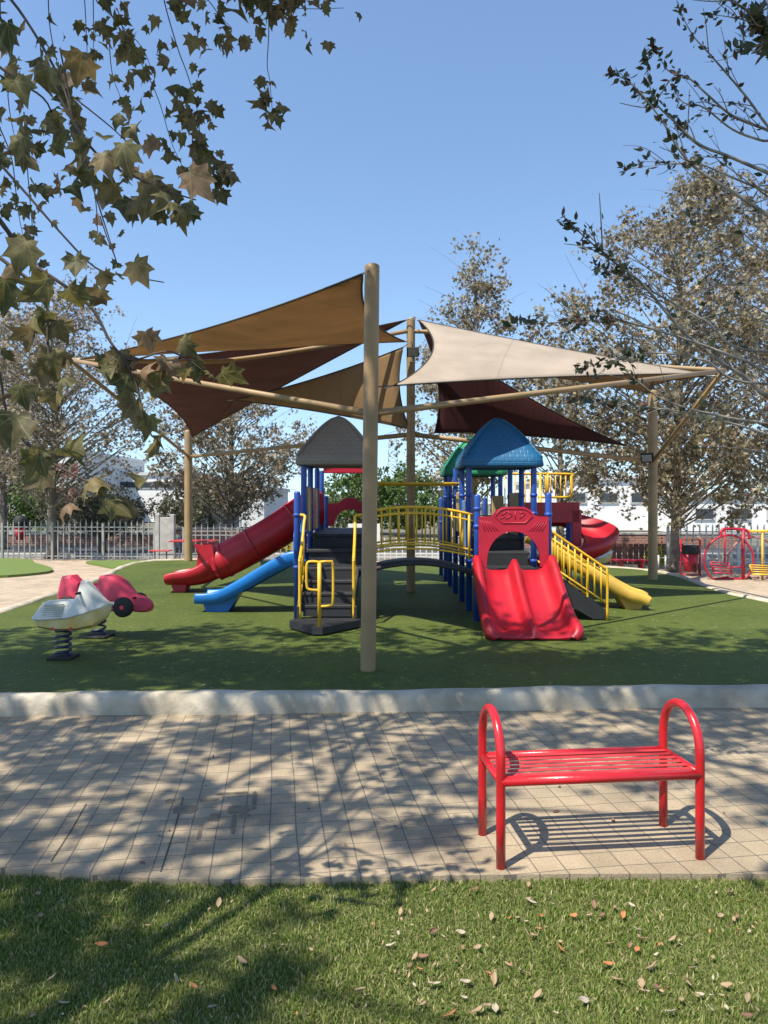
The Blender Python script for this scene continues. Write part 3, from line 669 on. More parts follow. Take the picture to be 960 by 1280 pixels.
MB().plate([(10.30, .8), (10.30, 1.15), (10.18, 1.32), (10.06, 1.2), (10.08, 1.0), (10.14, .84)], (-1.16, 0, 0), (0, 1, 0), (0, 0, 1), .05).build('entry_hood', M['bluep'], bs)
# red tube slide
tp_ = smooth([(-1.06, 12.55, 1.50), (-1.3, 12.5, 1.46), (-1.75, 12.42, 1.15), (-2.2, 12.35, .88), (-2.62, 12.3, .66), (-2.78, 12.29, .60)], 8)
tb = MB().tube(tp_, .275, 28, caps=False).build('slide', M['red'], play); setp(tb, 'red enclosed tube slide running down to the left of the taupe tower')
sm = tb.modifiers.new('thick', 'SOLIDIFY'); sm.thickness = .02
for k in (12, 24, 33, len(tp_)-1):
    a = tp_[k]; t = (tp_[min(k+1, len(tp_)-1)]-tp_[k-1]).normalized()
    MB().tube([a-t*.022, a-t*.02, a+t*.02, a+t*.022], [.276, .305, .305, .276], 28).build('tube_flange', M['red'], tb)
path = [(-2.74, 12.29, .36), (-2.95, 12.27, .275), (-3.2, 12.25, .235), (-3.45, 12.24, .245), (-3.58, 12.24, .25)]
pr = [(-.30, .10), (-.285, .28), (-.275, .31), (-.262, .30), (-.25, .18), (-.2, .06), (-.1, .01), (0, 0), (.1, .01), (.2, .06), (.25, .18), (.262, .30), (.275, .31), (.285, .28), (.30, .10)]
slide_shell(path, Vector((0, 1, 0)), pr, .02, 8, lambda f: (1, 1.15-.62*f)).build('exit_trough', M['red'], tb)
for y in (12.02, 12.50):
    MB().plate([(-2.74, .5), (-2.80, .92), (-2.95, .90), (-3.10, .93), (-3.04, .74), (-3.06, .58), (-3.1, .40), (-2.9, .42)], (0, y, 0), (1, 0, 0), (0, 0, 1), .03).build('side_wing', M['red'], tb)
MB().plate([(-3.45, .11), (-3.28, .11), (-3.24, .26), (-3.5, .26)], (0, 12.24, 0), (1, 0, 0), (0, 0, 1), .3).build('slide_foot', M['red'], tb)
# yellow slide
sd = Vector((.25, 1, 0)).normalized()
path = [(2.05, 10.62, 1.08), (2.25, 10.6, .98), (2.55, 10.54, .78), (2.95, 10.46, .56), (3.25, 10.40, .38), (3.45, 10.33, .28), (3.60, 10.3, .24), (3.66, 10.29, .21)]
b = slide_shell(path, sd, prof_single(.22, .13), .02, 7, lambda f: (1, 1.1-.45*f)); ys = b.build('slide', M['yellowp'], play); setp(ys, 'mustard yellow slide ending on the right side of the structure')
MB().plate([(3.36, .10), (3.55, .10), (3.58, .22), (3.2, .38)], (0, 10.33, 0), (1, 0, 0), (0, 0, 1), .32).build('slide_foot', M['yellowp'], ys)
# red spiral slide
cx, cy = 3.12, 12.42; th0, th1 = R(92), R(-215); rows = []; NS = 56
prf = [(-.27, .10), (-.28, .115), (-.26, .11), (-.22, .03), (-.1, 0), (.05, 0), (.17, .05), (.24, .16), (.272, .27), (.285, .285), (.29, .265)]
for i in range(9):
    t = i/9; x = 2.1+(cx-2.1)*t; rows.append([Vector((x, cy+.52+a, 1.20+(h if a > 0 else h))) for a, h in prf])
for i in range(NS+1):
    f = i/NS; q = th0+(th1-th0)*f; z = 1.20-1.0*f
    rows.append([Vector((cx+(.52+a)*math.cos(q), cy+(.52+a)*math.sin(q), z+h)) for a, h in prf])
sp = MB().shell([list(reversed(r)) for r in rows], .02).build('slide', M['red'], play); setp(sp, 'red open spiral slide curling on the far right of the structure')
b = MB(); b.plate([(2.62, 1.27), (3.20, 1.27), (3.20, 1.0), (3.05, 1.0), (3.05, 1.25), (2.62, 1.25)], (0, 12.1, 0), (1, 0, 0), (0, 0, 1), .02)
MB().box((2.74, 12.12, 1.43), (.96, .04, .34), bev=.012).build('entry_hood', M['red'], sp)
MB().box((3.17, 12.13, 1.18), (.16, .06, .60), bev=.012).build('support_column', M['redp'], sp)
MB().lathe((cx, cy, TZ), [(.05, 0), (.05, 1.3)], 12).build('centre_pole', M['blue'], sp)
MB().box((2.74, 12.75, 1.43), (.96, .03, .34), bev=.01).build('entry_hood', M['red'], sp)
# right side stair with yellow railings
rs = bpy.data.objects.new('stair', None); C.objects.link(rs); rs.parent = play; rs.location = Vector((2.4, 9.65, TZ))-play.location
for k in range(4):
    x = 2.14+k*.165; z = .62-k*.125; MB().box((x+.08, 9.65, z-.02), (.2, .8, .04), bev=.006).build('step', M['black'], rs)
for y in (9.24, 10.06): MB().plate([(2.08, .74), (2.08, .45), (2.62, .14), (2.80, .14), (2.80, .24)], (0, y, 0), (1, 0, 0), (0, 0, 1), .035).build('stringer', M['black'], rs)
for y in (9.20, 10.1):
    b = MB(); ln = lambda x, z0: z0-.71*(x-2.1)
    b.tube(smooth([(2.09, y, 1.25), (2.12, y, 1.22), (2.70, y, .82), (2.76, y, .78), (2.79, y, .72), (2.79, y, .12)], 4), .017, 8)
    b.tube([(2.1, y, 1.15), (2.79, y, .69)], .010, 6); b.tube([(2.1, y, .80), (2.79, y, .33)], .013, 8)
    for i in range(8): x = 2.14+i*.082; b.tube([(x, y, ln(x, .79)), (x, y, ln(x, 1.235))], .0115, 6)
    b.build('railing', M['yellow'], rs)
# rear yellow barriers
b = MB()
b.tube(smooth([(2.0, 13.95, 2.14), (3.48, 13.95, 2.14), (3.55, 13.95, 2.10), (3.56, 13.95, 2.04), (3.56, 13.95, 1.80), (3.54, 13.95, 1.73), (3.46, 13.95, 1.70), (3.0, 13.95, 1.70), (2.92, 13.95, 1.7)], 4), .022, 8)
b.tube([(2.0, 13.95, 1.16), (2.96, 13.95, 1.16)], .016, 8)
for i in range(16): x = 2.1+i*.096; b.tube([(x, 13.95, 1.16 if x < 2.95 else 1.7), (x, 13.95, 2.14)], .012, 6)
for x in (2.96, 3.10): b.tube([(x, 13.95, TZ if x < 3 else 1.7), (x, 13.95, 2.14)], .026, 8)
b.build('barrier', M['yellow'], play)
b = MB()
b.tube([(XR0+.05, 14.0, 2.1), (XR1, 14.0, 2.1)], .016, 6); b.tube([(XR0+.05, 14.0, 1.35), (XR1, 14.0, 1.35)], .016, 6)
for i in range(8): x = XR0+.1+i*.1; b.tube([(x, 14.0, 1.35), (x, 14.0, 2.1)], .011, 6)
b.build('barrier', M['yellow'], play)
# small enclosure panels
def panel(c, d, m, bev=.02): return MB().box(c, d, bev=bev).build('panel', m, play)
panel((XR0, 10.55, 1.27), (.03, .70, .72), M['ltblue']); panel((XR1-.02, 11.5, 1.42), (.03, .78, .66), M['tanp'])
panel((1.33, 12.02, 1.38), (.18, .03, .62), M['tanp']); panel((1.86, 12.04, 1.38), (.20, .03, .66), M['tanp'])
panel((1.50, 12.98, 1.52), (.12, .03, .6), M['ltblue'])
panel((XL0, 10.55, 1.50), (.03, .12, .66), M['tanp']); panel((XL0+.01, 10.85, 1.50), (.03, .10, .66), M['yellowp'])
panel((XL0, 11.55, 1.50), (.03, .60, .66), M['redp']); panel((XL0+.01, 12.05, 1.5), (.03, .08, .66), M['tanp']); panel((XR0, 11.5, 1.45), (.03, .5, .62), M['yellowp'])
MB().box((-.65, 13.0, 2.18), (.84, .05, .13), bev=.01).build('cross_beam', M['redp'], play)
po = [(.43, 1.15), (.43, 1.58), (.22, 1.59), (.14, 1.66), (.05, 1.69), (-.05, 1.69), (-.14, 1.66), (-.22, 1.59), (-.43, 1.58), (-.43, 1.15)]
pi_ = [(.30*math.cos(math.pi*i/14), 1.15+.32*math.sin(math.pi*i/14)) for i in range(15)]
Lo = [0]
for k in range(1, len(po)): Lo.append(Lo[-1]+math.dist(po[k-1], po[k]))
ts = sorted(set([x/Lo[-1] for x in Lo]+[i/30 for i in range(31)]))
b = MB(); strip([(a-2.26, z) for a, z in resample(po, ts)], [(a-2.26, z) for a, z in resample(pi_, ts)], 13.97, 14.02)
b.build('arch_panel', M['redp'], play)
deck(XL0+.05, XL1-.05, 13.04, 14.0, 1.12)

# ------------------------------------------------------------------ spring riders
def loft(st, m, name, parent):
    rows = []
    for x, ring in st: rows.append([Vector((x, y, z)) for y, z in ring])
    b = MB(); b.grid(rows, closed=True); n = len(rows[0])
    o = len(b.v)-len(rows)*n
    b.f += [tuple(o+k for k in reversed(range(n))), tuple(o+(len(rows)-1)*n+k for k in range(n))]; b.flat += [True, True]
    ob = b.build(name, m, parent); es = ob.modifiers.new('edges', 'EDGE_SPLIT'); es.split_angle = R(24); return ob
def place(root, loc, rz):
    root.location = loc; root.rotation_euler = (0, 0, rz)
def spring(root, h, r, turns, y=0, x=0):
    n = int(turns*18); MB().tube([(x+r*math.cos(2*math.pi*i/18), y+r*math.sin(2*math.pi*i/18), .03+(h-.03)*i/n) for i in range(n+1)], .013, 8).build('spring', M['spring'], root)
    MB().box((x, y, .012), (.26, .26, .024), bev=.006).build('base_plate', M['rubber'], root)
    MB().lathe((x, y, h-.01), [(r+.02, 0), (r+.02, .03)], 16).build('spring_cup', M['rubber'], root)
def hullring(w, zb, zm, zt, wt):
    return [(0, zb), (w*.55, zb+.005), (w*.9, zb+.035), (w, zm), (w*1.02, zm+.012), (w*.96, zm+.03), (wt, zt-.01), (wt*.8, zt), (0, zt+.004)][:9]+[(-wt*.8, zt), (-wt, zt-.01), (-w*.96, zm+.03), (-w*1.02, zm+.012), (-w, zm), (-w*.9, zb+.035), (-w*.55, zb+.005)]
jet = thing('spring_rider', 'white jet-ski spring rider with yellow lower hull, nearest on the turf at left', 'spring rider', (0, 0, 0), 'spring riders on the turf')
Zs = .30
loft([(-.36, hullring(.15, Zs+.06, Zs+.13, Zs+.15, .12)), (-.34, hullring(.165, Zs+.03, Zs+.13, Zs+.155, .13)), (-.15, hullring(.175, Zs, Zs+.135, Zs+.15, .13)), (.05, hullring(.17, Zs, Zs+.16, Zs+.175, .12)), (.22, hullring(.13, Zs+.03, Zs+.21, Zs+.225, .09)), (.34, hullring(.06, Zs+.12, Zs+.25, Zs+.258, .04)), (.385, hullring(.015, Zs+.2, Zs+.258, Zs+.262, .01))], M['cream'], 'hull', jet)
def dk(w, z0, z1, wt): return [(-w, z0), (-w*1.05, z0+.012), (-w*.98, z0+.03), (-wt, z1-.015), (-wt*.75, z1), (wt*.75, z1), (wt, z1-.015), (w*.98, z0+.03), (w*1.05, z0+.012), (w, z0)]
loft([(-.39, dk(.14, Zs+.125, Zs+.16, .13)), (-.375, dk(.17, Zs+.125, Zs+.185, .14)), (-.30, dk(.182, Zs+.125, Zs+.29, .13)), (-.285, dk(.183, Zs+.125, Zs+.305, .125)), (-.04, dk(.186, Zs+.14, Zs+.315, .10)), (.02, dk(.182, Zs+.15, Zs+.325, .09)), (.06, dk(.178, Zs+.16, Zs+.42, .075)), (.085, dk(.17, Zs+.17, Zs+.515, .065)), (.10, dk(.168, Zs+.172, Zs+.525, .06)), (.15, dk(.15, Zs+.185, Zs+.51, .06)), (.22, dk(.13, Zs+.21, Zs+.43, .055)), (.30, dk(.09, Zs+.235, Zs+.34, .04)), (.37, dk(.035, Zs+.252, Zs+.285, .02)), (.41, dk(.008, Zs+.258, Zs+.268, .005))], M['white'], 'deck_shell', jet)
MB().tube([(.09, -.19, Zs+.40), (.09, .19, Zs+.40)], .014, 8).build('handlebar', M['rubber'], jet)
rb_ = MB()
for k in range(6): rb_.tube([(-.26, -.178+.008*k, Zs+.165+.022*k), (-.06, -.180+.010*k, Zs+.172+.022*k)], .007, 6)
rb_.build('side_ribs', M['white'], jet)
for x in (-.17, .02):
    MB().tube([(x, -.172, Zs+.035), (x, -.155, Zs+.035)], .016, 8).build('bolt_cap', M['pink'], jet)
spring(jet, Zs+.02, .075, 5.2)
jet2 = copy_tree(jet); place(jet2, (4.08, 14.2, TZ), R(20)); jet2['label'] = 'white jet-ski spring rider half hidden behind the yellow slide'
jet2.scale = (1, 1, .92)
place(jet, Vector((-3.05, 7.0, TZ)), R(2))
# front body sits a touch off the spring in the photo: hull runs right of it
for ch in jet.children:
    if ch.name.split('.')[0] in ('hull', 'side_ribs', 'deck_shell', 'handlebar', 'bolt_cap'): ch.location.x += .12
jet.scale = (.89, .89, .90)
car = thing('spring_rider', 'faded red racing-car spring rider with black wheels, behind the white one', 'spring rider', (0, 0, 0), 'spring riders on the turf')
def cr(w, z0, z1, wt): return [(-w, z0+.02), (-w*.7, z0), (w*.7, z0), (w, z0+.02), (w, (z0+z1)/2), (wt, z1-.03), (wt*.7, z1), (-wt*.7, z1), (-wt, z1-.03), (-w, (z0+z1)/2)]
Zc = .30
loft([(.02, cr(.13, Zc+.05, Zc+.30, .09)), (.05, cr(.15, Zc+.03, Zc+.38, .10)), (.10, cr(.16, Zc+.01, Zc+.385, .12)), (.20, cr(.165, Zc, Zc+.37, .13)), (.30, cr(.16, Zc, Zc+.31, .12)), (.38, cr(.15, Zc, Zc+.22, .11)), (.42, cr(.14, Zc, Zc+.17, .11)), (.50, cr(.12, Zc-.01, Zc+.15, .09)), (.58, cr(.09, Zc-.01, Zc+.11, .06)), (.61, cr(.05, Zc+.02, Zc+.08, .03))], M['pink'], 'bonnet', car)
loft([(-.42, cr(.10, Zc+.05, Zc+.28, .07)), (-.38, cr(.14, Zc+.01, Zc+.37, .10)), (-.28, cr(.15, Zc, Zc+.38, .10)), (-.20, cr(.15, Zc, Zc+.30, .1)), (-.15, cr(.15, Zc, Zc+.16, .12)), (.05, cr(.15, Zc, Zc+.14, .12))], M['pink'], 'seat_body', car)
for x in (-.25, .37):
    for s in (-1, 1):
        wv = MB().lathe((0, 0, 0), [(.035, -.035), (.095, -.033), (.108, -.02), (.108, .02), (.095, .033), (.035, .035)], 20)
        wv.v = [(x+v[0], s*.20+v[2], Zc+.06+v[1]) for v in wv.v]; wh = wv.build('wheel', M['rubber'], car)
        hb = MB().lathe((0, 0, 0), [(.022, -.042), (.022, .042)], 12); hb.v = [(x+v[0], s*.20+v[2], Zc+.06+v[1]) for v in hb.v]; hb.build('hub', M['pink'], wh)
MB().tube([(.45, -.13, Zc+.15), (.47, .13, Zc+.15)], .012, 6).build('axle_bar', M['rubber'], car)
MB().tube([(-.06, -.13, Zc+.27), (-.06, .13, Zc+.27)], .02, 8).build('handlebar', M['redp'], car)
MB().tube([(.06, 0, Zc+.2), (-.06, 0, Zc+.27)], .015, 8).build('steering_column', M['redp'], car)
spring(car, Zc+.02, .07, 4.2); place(car, Vector((-3.14, 8.1, TZ)), R(-5))

# ------------------------------------------------------------------ red bench
fl = G(626, 1085); fr = G(875, 1073); bl = G(603, 1043); brr = G(829, 1032)
bench = thing('park_bench', 'red backless metal slat bench with hooped arms on the paving in front', 'bench', ((fl+fr+bl+brr)/4))
SH = .378; TR = .0205
def hoop(f, bk):
    d = (bk-f); L = d.length; pts = [f.copy()]
    pts.append(f+Vector((0, 0, .2))); pts.append(f+Vector((0, 0, .44)))
    for i in range(13):
        q = math.pi*i/12; pts.append(f+d*(.5-.5*math.cos(q))+Vector((0, 0, .47+.18*math.sin(q)))) 
    pts.append(bk+Vector((0, 0, .44))); pts.append(bk+Vector((0, 0, .2))); pts.append(bk.copy())
    MB().tube(pts, TR, 14).build('arm_hoop', M['benchred'], bench)
    MB().tube([f+Vector((0, 0, SH)), bk+Vector((0, 0, SH))], TR*.85, 12).build('cross_rail', M['benchred'], bench)
hoop(fl, bl); hoop(fr, brr)
MB().tube([fl+Vector((0, 0, SH)), fr+Vector((0, 0, SH))], .022, 14).build('seat_rail', M['benchred'], bench)
MB().tube([bl+Vector((0, 0, SH)), brr+Vector((0, 0, SH))], .018, 14).build('seat_rail', M['benchred'], bench)
for i in range(6):
    t = .13+.147*i; a = fl.lerp(bl, t); c = fr.lerp(brr, t); a.z = c.z = SH+.012
    L = (c-a); b = MB().box((a+c)/2, (L.length-.03, .026, .006), rz=math.atan2(L.y, L.x), bev=.004); b.build('slat', M['slat'], bench)
# ------------------------------------------------------------------ fences, walls, bins, furniture at the back
def fence(x0, y0, x1, y1, h, m, label, nposts, gap=.15, pointed=True, pn='picket_panel', name='metal_fence'):
    L = math.hypot(x1-x0, y1-y0); ux, uy = (x1-x0)/L, (y1-y0)/L; a = math.atan2(uy, ux)
    r = thing(name, label, 'fence', (x0, y0, 0))
    for k in range(nposts+1):
        d = L*k/nposts; MB().box((x0+ux*d, y0+uy*d, (h-.02)/2), (.06, .06, h-.02), rz=a).build('post', m, r)
    for k in range(nposts):
        b = MB(); d0, d1 = L*k/nposts, L*(k+1)/nposts; n = max(2, int((d1-d0)/gap)); 
        for z in (.12, h-.13, h-.24): cxm = (d0+d1)/2; b.box((x0+ux*cxm, y0+uy*cxm, z), (d1-d0-.07, .02, .03), rz=a)
        for i in range(1, n):
            d = d0+(d1-d0)*i/n; b.box((x0+ux*d, y0+uy*d, .04+(h-.02)/2), (.028, .028, h-.04), rz=a)
            if pointed: b.lathe((x0+ux*d, y0+uy*d, .02+h), [(.018, 0), (.001, .045)], 4)
        b.build(pn, m, r)
    return r
fence(-13.5, 20.7, -6.25, 20.05, 1.05, M['fence'], 'grey steel picket fence along the street left of the concrete slab', 5)
fence(-5.45, 20.0, -1.0, 20.0, .95, M['fence'], 'grey steel picket fence behind the red tube slide', 3)
fence(-.95, 20.0, 2.6, 20.0, .62, M['fencewhite'], 'low white picket fence seen beneath the yellow bridge railing', 2, .15, False, name='white_fence')
fence(7.1, 18.4, 15.5, 17.6, 1.0, M['fencewhite'], 'pale steel picket fence behind the ring swing on the right', 5)
r = thing('board_fence', 'low brown board fence behind the far right pole', 'fence', (6.2, 18.9, 0))
for k in range(18): MB().box((5.2+k*.145, 19.0, .26), (.125, .02, .54)).build('board', M['wood'], r)
MB().box((6.45, 19.03, .42), (2.6, .03, .05)).build('rail', M['wood'], r)
MB().box((6.45, 19.03, .1), (2.6, .03, .05)).build('rail', M['wood'], r)
sl = thing('concrete_slab', 'upright pale concrete slab with two raised side posts beside the fence', 'wall', (-5.9, 20.0, 0))
MB().box((-5.92, 19.95, .60), (.30, .14, 1.2), bev=.01).build('slab', M['concrete'], sl)
for x in (-6.12, -5.72): MB().box((x, 19.95, .64), (.11, .18, 1.28), bev=.01).build('side_post', M['concrete'], sl)
for lab, x0, x1, y, h in (('low red brick planter wall across the street at left', -24, -7.5, 28, .38), ('red brick wall with pale coping behind the tube slide', -7.2, -1.6, 24.5, .70), ('low red brick wall seen through the stair railing on the right', 3.2, 13, 26.5, .45)):
    r = thing('brick_wall', lab, 'wall', ((x0+x1)/2, y, 0))
    MB().box(((x0+x1)/2, y, h/2-.03), (x1-x0, .25, h+.06)).build('brickwork', M['brick'], r)
    MB().box(((x0+x1)/2, y, h+.03), (x1-x0+.04, .30, .06)).build('coping', M['concrete'], r)
    if h > .6:
        b = MB()
        for i in range(6): b.box((x0+.4+i*.95, y-.14, h*.45), (.16, .04, h*.6))
        b.build('pilaster', M['concrete'], r)
# picnic table
pt = thing('picnic_table', 'red picnic table with attached benches behind the left pole', 'table', (-5.1, 19.2, TZ*0))
MB().box((-4.95, 19.2, .60), (1.15, .7, .035), bev=.01).build('tabletop', M['benchred'], pt)
MB().box((-5.75, 18.95, .36), (.52, .35, .03), bev=.01).build('seat', M['benchred'], pt)
MB().box((-4.25, 18.9, .40), (.5, .35, .03), bev=.01).build('seat', M['benchred'], pt)
for x, y, z in ((-5.4, 19.0, .58), (-4.5, 19.0, .58), (-5.4, 19.45, .58), (-4.5, 19.45, .58), (-5.9, 18.95, .35), (-5.6, 18.95, .35), (-4.35, 18.9, .39), (-4.1, 18.9, .39)):
    MB().tube([(x, y, 0), (x, y, z)], .02, 8).build('leg', M['metal'], pt)
MB().box((-5.0, 19.05, .25), (1.7, .03, .03)).build('stretcher', M['metal'], pt)
# litter bins
def bin_(loc, w, h, label):
    r = thing('litter_bin', label, 'litter bin', loc); x, y, z = loc
    fr_ = MB().tube([(x-w/2, y, z), (x-w/2, y, z+h), (x+w/2, y, z+h), (x+w/2, y, z)], .022, 8)
    fr_.tube([(x-w/2, y, z+.04), (x+w/2, y, z+.04)], .015, 6); fr_.build('frame', M['benchred'], r)
    MB().lathe((x, y, z+.1), [(w*.30, 0), (w*.40, h*.48)], 16).build('bin_body', M['redp'], r)
    MB().lathe((x, y, z+.1+h*.48), [(w*.41, 0), (w*.42, .05), (w*.44, h*.22), (w*.38, h*.24)], 16).build('bin_rim', M['rubber'], r)
    for i in range(5): MB().box((x-w*.26+i*w*.13, y-w*.36, z+.18), (.018, .02, .2)).build('slat', M['rubber'], r) if i in (2, 3, 4) else None
bin_((6.66, 16.0, .0), .42, .79, 'red framed litter bin with black rim beside the right-hand path')
lb = thing('litter_bin', 'small red bin with black domed lid on a post behind the left fence', 'litter bin', (-11.9, 24, 0))
MB().lathe((-11.85, 24, .38), [(.14, 0), (.18, .42)], 14).build('bin_body', M['redp'], lb)
MB().lathe((-11.85, 24, .78), [(.2, 0), (.22, .2), (.18, .34), (.08, .4)], 14).build('bin_lid', M['rubber'], lb)
MB().tube([(-11.85, 24.2, -.05), (-11.85, 24.2, 1.2)], .04, 8).build('post', M['concrete'], lb)
# ring swing
sw = thing('ring_swing', 'red and yellow glider swing with two big hoops on the right-hand path', 'swing', (7.3, 15.2, 0))
D = 15.2
def ringpx(px, py, rp, y): 
    c = P(px, py, D); rr = rp/F*D; return [(c.x+rr*math.cos(q), y, max(.02, c.z+rr*math.sin(q))) for q in [2*math.pi*i/36 for i in range(36)]]
MB().tube(ringpx(911, 700, 31, D), .022, 8, closed=True).build('hoop', M['redp'], sw)
MB().tube(ringpx(949, 704, 32, D+.25), .022, 8, closed=True).build('hoop', mat('faded grey pink paint', (.35, .17, .16), .5), sw)
def pxl(l, d): return [P(a, b_, d) for a, b_ in l]
MB().tube(smooth(pxl([(901, 672), (902, 664), (907, 661), (929, 662), (935, 665), (937, 674)], D), 4), .03, 8).build('top_bar', M['redp'], sw)
MB().tube(pxl([(929, 662), (929, 727)], D), .035, 8).build('frame_post', M['redp'], sw)
MB().tube(pxl([(906, 662), (906, 704)], D), .018, 8).build('hanger', M['redp'], sw)
MB().tube(pxl([(937, 664), (990, 664)], D), .03, 8).build('top_bar', M['yellow'], sw)
MB().tube(pxl([(953, 664), (953, 726)], D), .022, 8).build('hanger', M['yellow'], sw)
MB().tube(pxl([(986, 664), (986, 727)], D), .035, 8).build('frame_post', M['yellow'], sw)
for m_, x0, x1, ya, yb in (('redp', 888, 911, 702, 715), ('yellow', 937, 975, 706, 717)):
    b = MB()
    for i in range(5): t = i/4; b.tube([P(x0+t*3, ya+(yb-ya)*t, D-.15), P(x1+t*3, ya+2+(yb-ya)*t, D-.15)], .012, 6)
    b.tube([P(x0, ya, D-.15), P(x0+4, yb, D-.15)], .016, 6); b.tube([P(x1, ya+2, D-.15), P(x1+4, yb+2, D-.15)], .016, 6)
    b.build('seat_back', M[m_], sw)
    b = MB()
    for i in range(4): b.tube([P(x0+3, yb+1, D-.15-.09*i), P(x1+4, yb+2, D-.15-.09*i)], .013, 6)
    b.build('seat', M[m_], sw)
MB().tube(pxl([(915, 709), (929, 709)], D), .015, 6).build('link_bar', M['redp'], sw)
MB().tube(pxl([(929, 727), (936, 720), (941, 727)], D), .02, 6).build('foot_brace', M['rubber'], sw)
MB().tube(pxl([(893, 724), (908, 721), (921, 726)], D), .018, 6).build('foot_brace', M['redp'], sw)
# far low red bench, small planter
rb = thing('low_bench', 'low red bench in front of the brown board fence', 'bench', (5.9, 17.9, 0))
b = MB(); b.box((5.75, 17.9, .2), (1.2, .3, .03)); b.build('seat', M['redp'], rb)
for x in (5.25, 5.75, 6.25): MB().box((x, 17.9, .09), (.04, .26, .18)).build('leg', M['redp'], rb)
bo = thing('bollard_row', 'row of short white posts with a rail beside the right tree', 'bollards', (6.9, 17.3, 0))
for k in range(4): MB().tube([(6.28+k*.17, 17.3, 0), (6.28+k*.17, 17.3, .36)], .025, 8).build('short_post', M['fencewhite'], bo)
MB().tube([(6.2, 17.3, .3), (6.87, 17.3, .3)], .015, 6).build('rail', M['fencewhite'], bo)

# ------------------------------------------------------------------ distant buildings
def building(name, label, x0, x1, y, h, dep, m, wins=(), parapet=True, glass='glass'):
    r = thing(name, label, 'building', ((x0+x1)/2, y, 0))
    MB().box(((x0+x1)/2, y+dep/2, h/2), (x1-x0, dep, h)).build('wall', m, r)
    if parapet: MB().box(((x0+x1)/2, y+dep/2, h+.12), (x1-x0+.3, dep+.3, .25)).build('parapet', M['plaster2'], r)
    for (wx, wz, ww, wh) in wins:
        f = MB().box((wx, y-.02, wz), (ww+.16, .1, wh+.16)).build('window', M['plaster2'], r)
        MB().box((wx, y-.06, wz), (ww, .06, wh)).build('pane', M[glass], f)
def at(px, py, d): p = P(px, py, d); return p.x, p.z
M['redglass'] = mat('reddish tinted glass', (.25, .08, .08), .3)
building('warehouse', 'long white warehouse behind the left fence', at(102, 0, 60)[0], at(238, 0, 60)[0], 60, at(0, 594, 60)[1], 20, M['plaster'], [(at(p_, 0, 60)[0], at(0, 606, 60)[1], 1.1, .45) for p_ in (150, 168, 186, 204, 222)])
building('office_block', 'pale grey office block with reddish windows at the far left', at(-60, 0, 52)[0], at(100, 0, 52)[0], 52, at(0, 566, 52)[1], 14, M['plaster2'], [(at(p_, 0, 52)[0], at(0, q_, 52)[1], 2.6, 1.0) for p_ in (-20, 25, 75) for q_ in (588, 618)], glass='redglass')
building('warehouse', 'grey and white gabled shed behind the mid plane tree', at(232, 0, 48)[0], at(330, 0, 48)[0], 48, at(0, 612, 48)[1], 12, M['plaster2'], [(at(p_, 0, 48)[0], at(0, 640, 48)[1], 2.0, 2.0) for p_ in (250, 280)])
building('warehouse', 'white low building glimpsed through the left tower', at(395, 0, 70)[0], at(480, 0, 70)[0], 70, at(0, 620, 70)[1], 15, M['plaster'], [(at(440, 0, 70)[0], at(0, 632, 70)[1], 1.4, .8)])
building('warehouse', 'white building behind the right plane tree', at(700, 0, 42)[0], at(835, 0, 42)[0], 42, at(0, 600, 42)[1], 14, M['plaster'], [(at(p_, 0, 42)[0], at(0, 622, 42)[1], 1.0, .5) for p_ in (720, 760, 800)])
building('warehouse', 'white building behind the ring swing', at(850, 0, 38)[0], at(1040, 0, 38)[0], 38, at(0, 622, 38)[1], 12, M['plaster'], [(at(p_, 0, 38)[0], at(0, 642, 38)[1], .9, .5) for p_ in (880, 925, 970)])
building('garden_wall', 'pale rendered wall behind the white picket fence', at(560, 0, 34)[0], at(700, 0, 34)[0], 34, at(0, 650, 34)[1], .4, M['plaster'])
wb = at(455, 0, 30); single(MB().box((wb[0]+.0, 30, .35), (1.3, .3, .75)), 'wall_block', M['plaster'], 'short white wall block seen through the left tower', 'wall', (wb[0], 30, 0))
# lattice mast
mast = thing('radio_mast', 'thin lattice radio mast far behind the front pole', 'mast', (3.0, 200, 0))
b = MB(); x0, z0 = at(491, 543, 200)
for k in range(11):
    za, zb = k*z0/11, (k+1)*z0/11; wa, wb_ = 1.8-k*.08, 1.8-(k+1)*.08
    for s in (-1, 1): b.tube([(x0+s*wa, 200, za), (x0+s*wb_, 200, zb)], .10, 4); b.tube([(x0+s*wa, 200, za), (x0-s*wb_, 200, zb)], .06, 4)
    b.tube([(x0-wb_, 200, zb), (x0+wb_, 200, zb)], .06, 4)
b.build('lattice', M['metal'], mast)
lp = thing('lamp_post', 'slim pale lamp post far behind the bridge', 'lamp post', (at(478, 0, 45)[0], 45, 0))
MB().tube([(at(477, 0, 45)[0], 45, 0), (at(477, 0, 45)[0], 45, at(0, 603, 45)[1])], .09, 8).build('pole', M['fencewhite'], lp)
MB().box((at(477, 0, 45)[0]+.3, 45, at(0, 603, 45)[1]), (.9, .2, .1)).build('lamp_head', M['fencewhite'], lp)

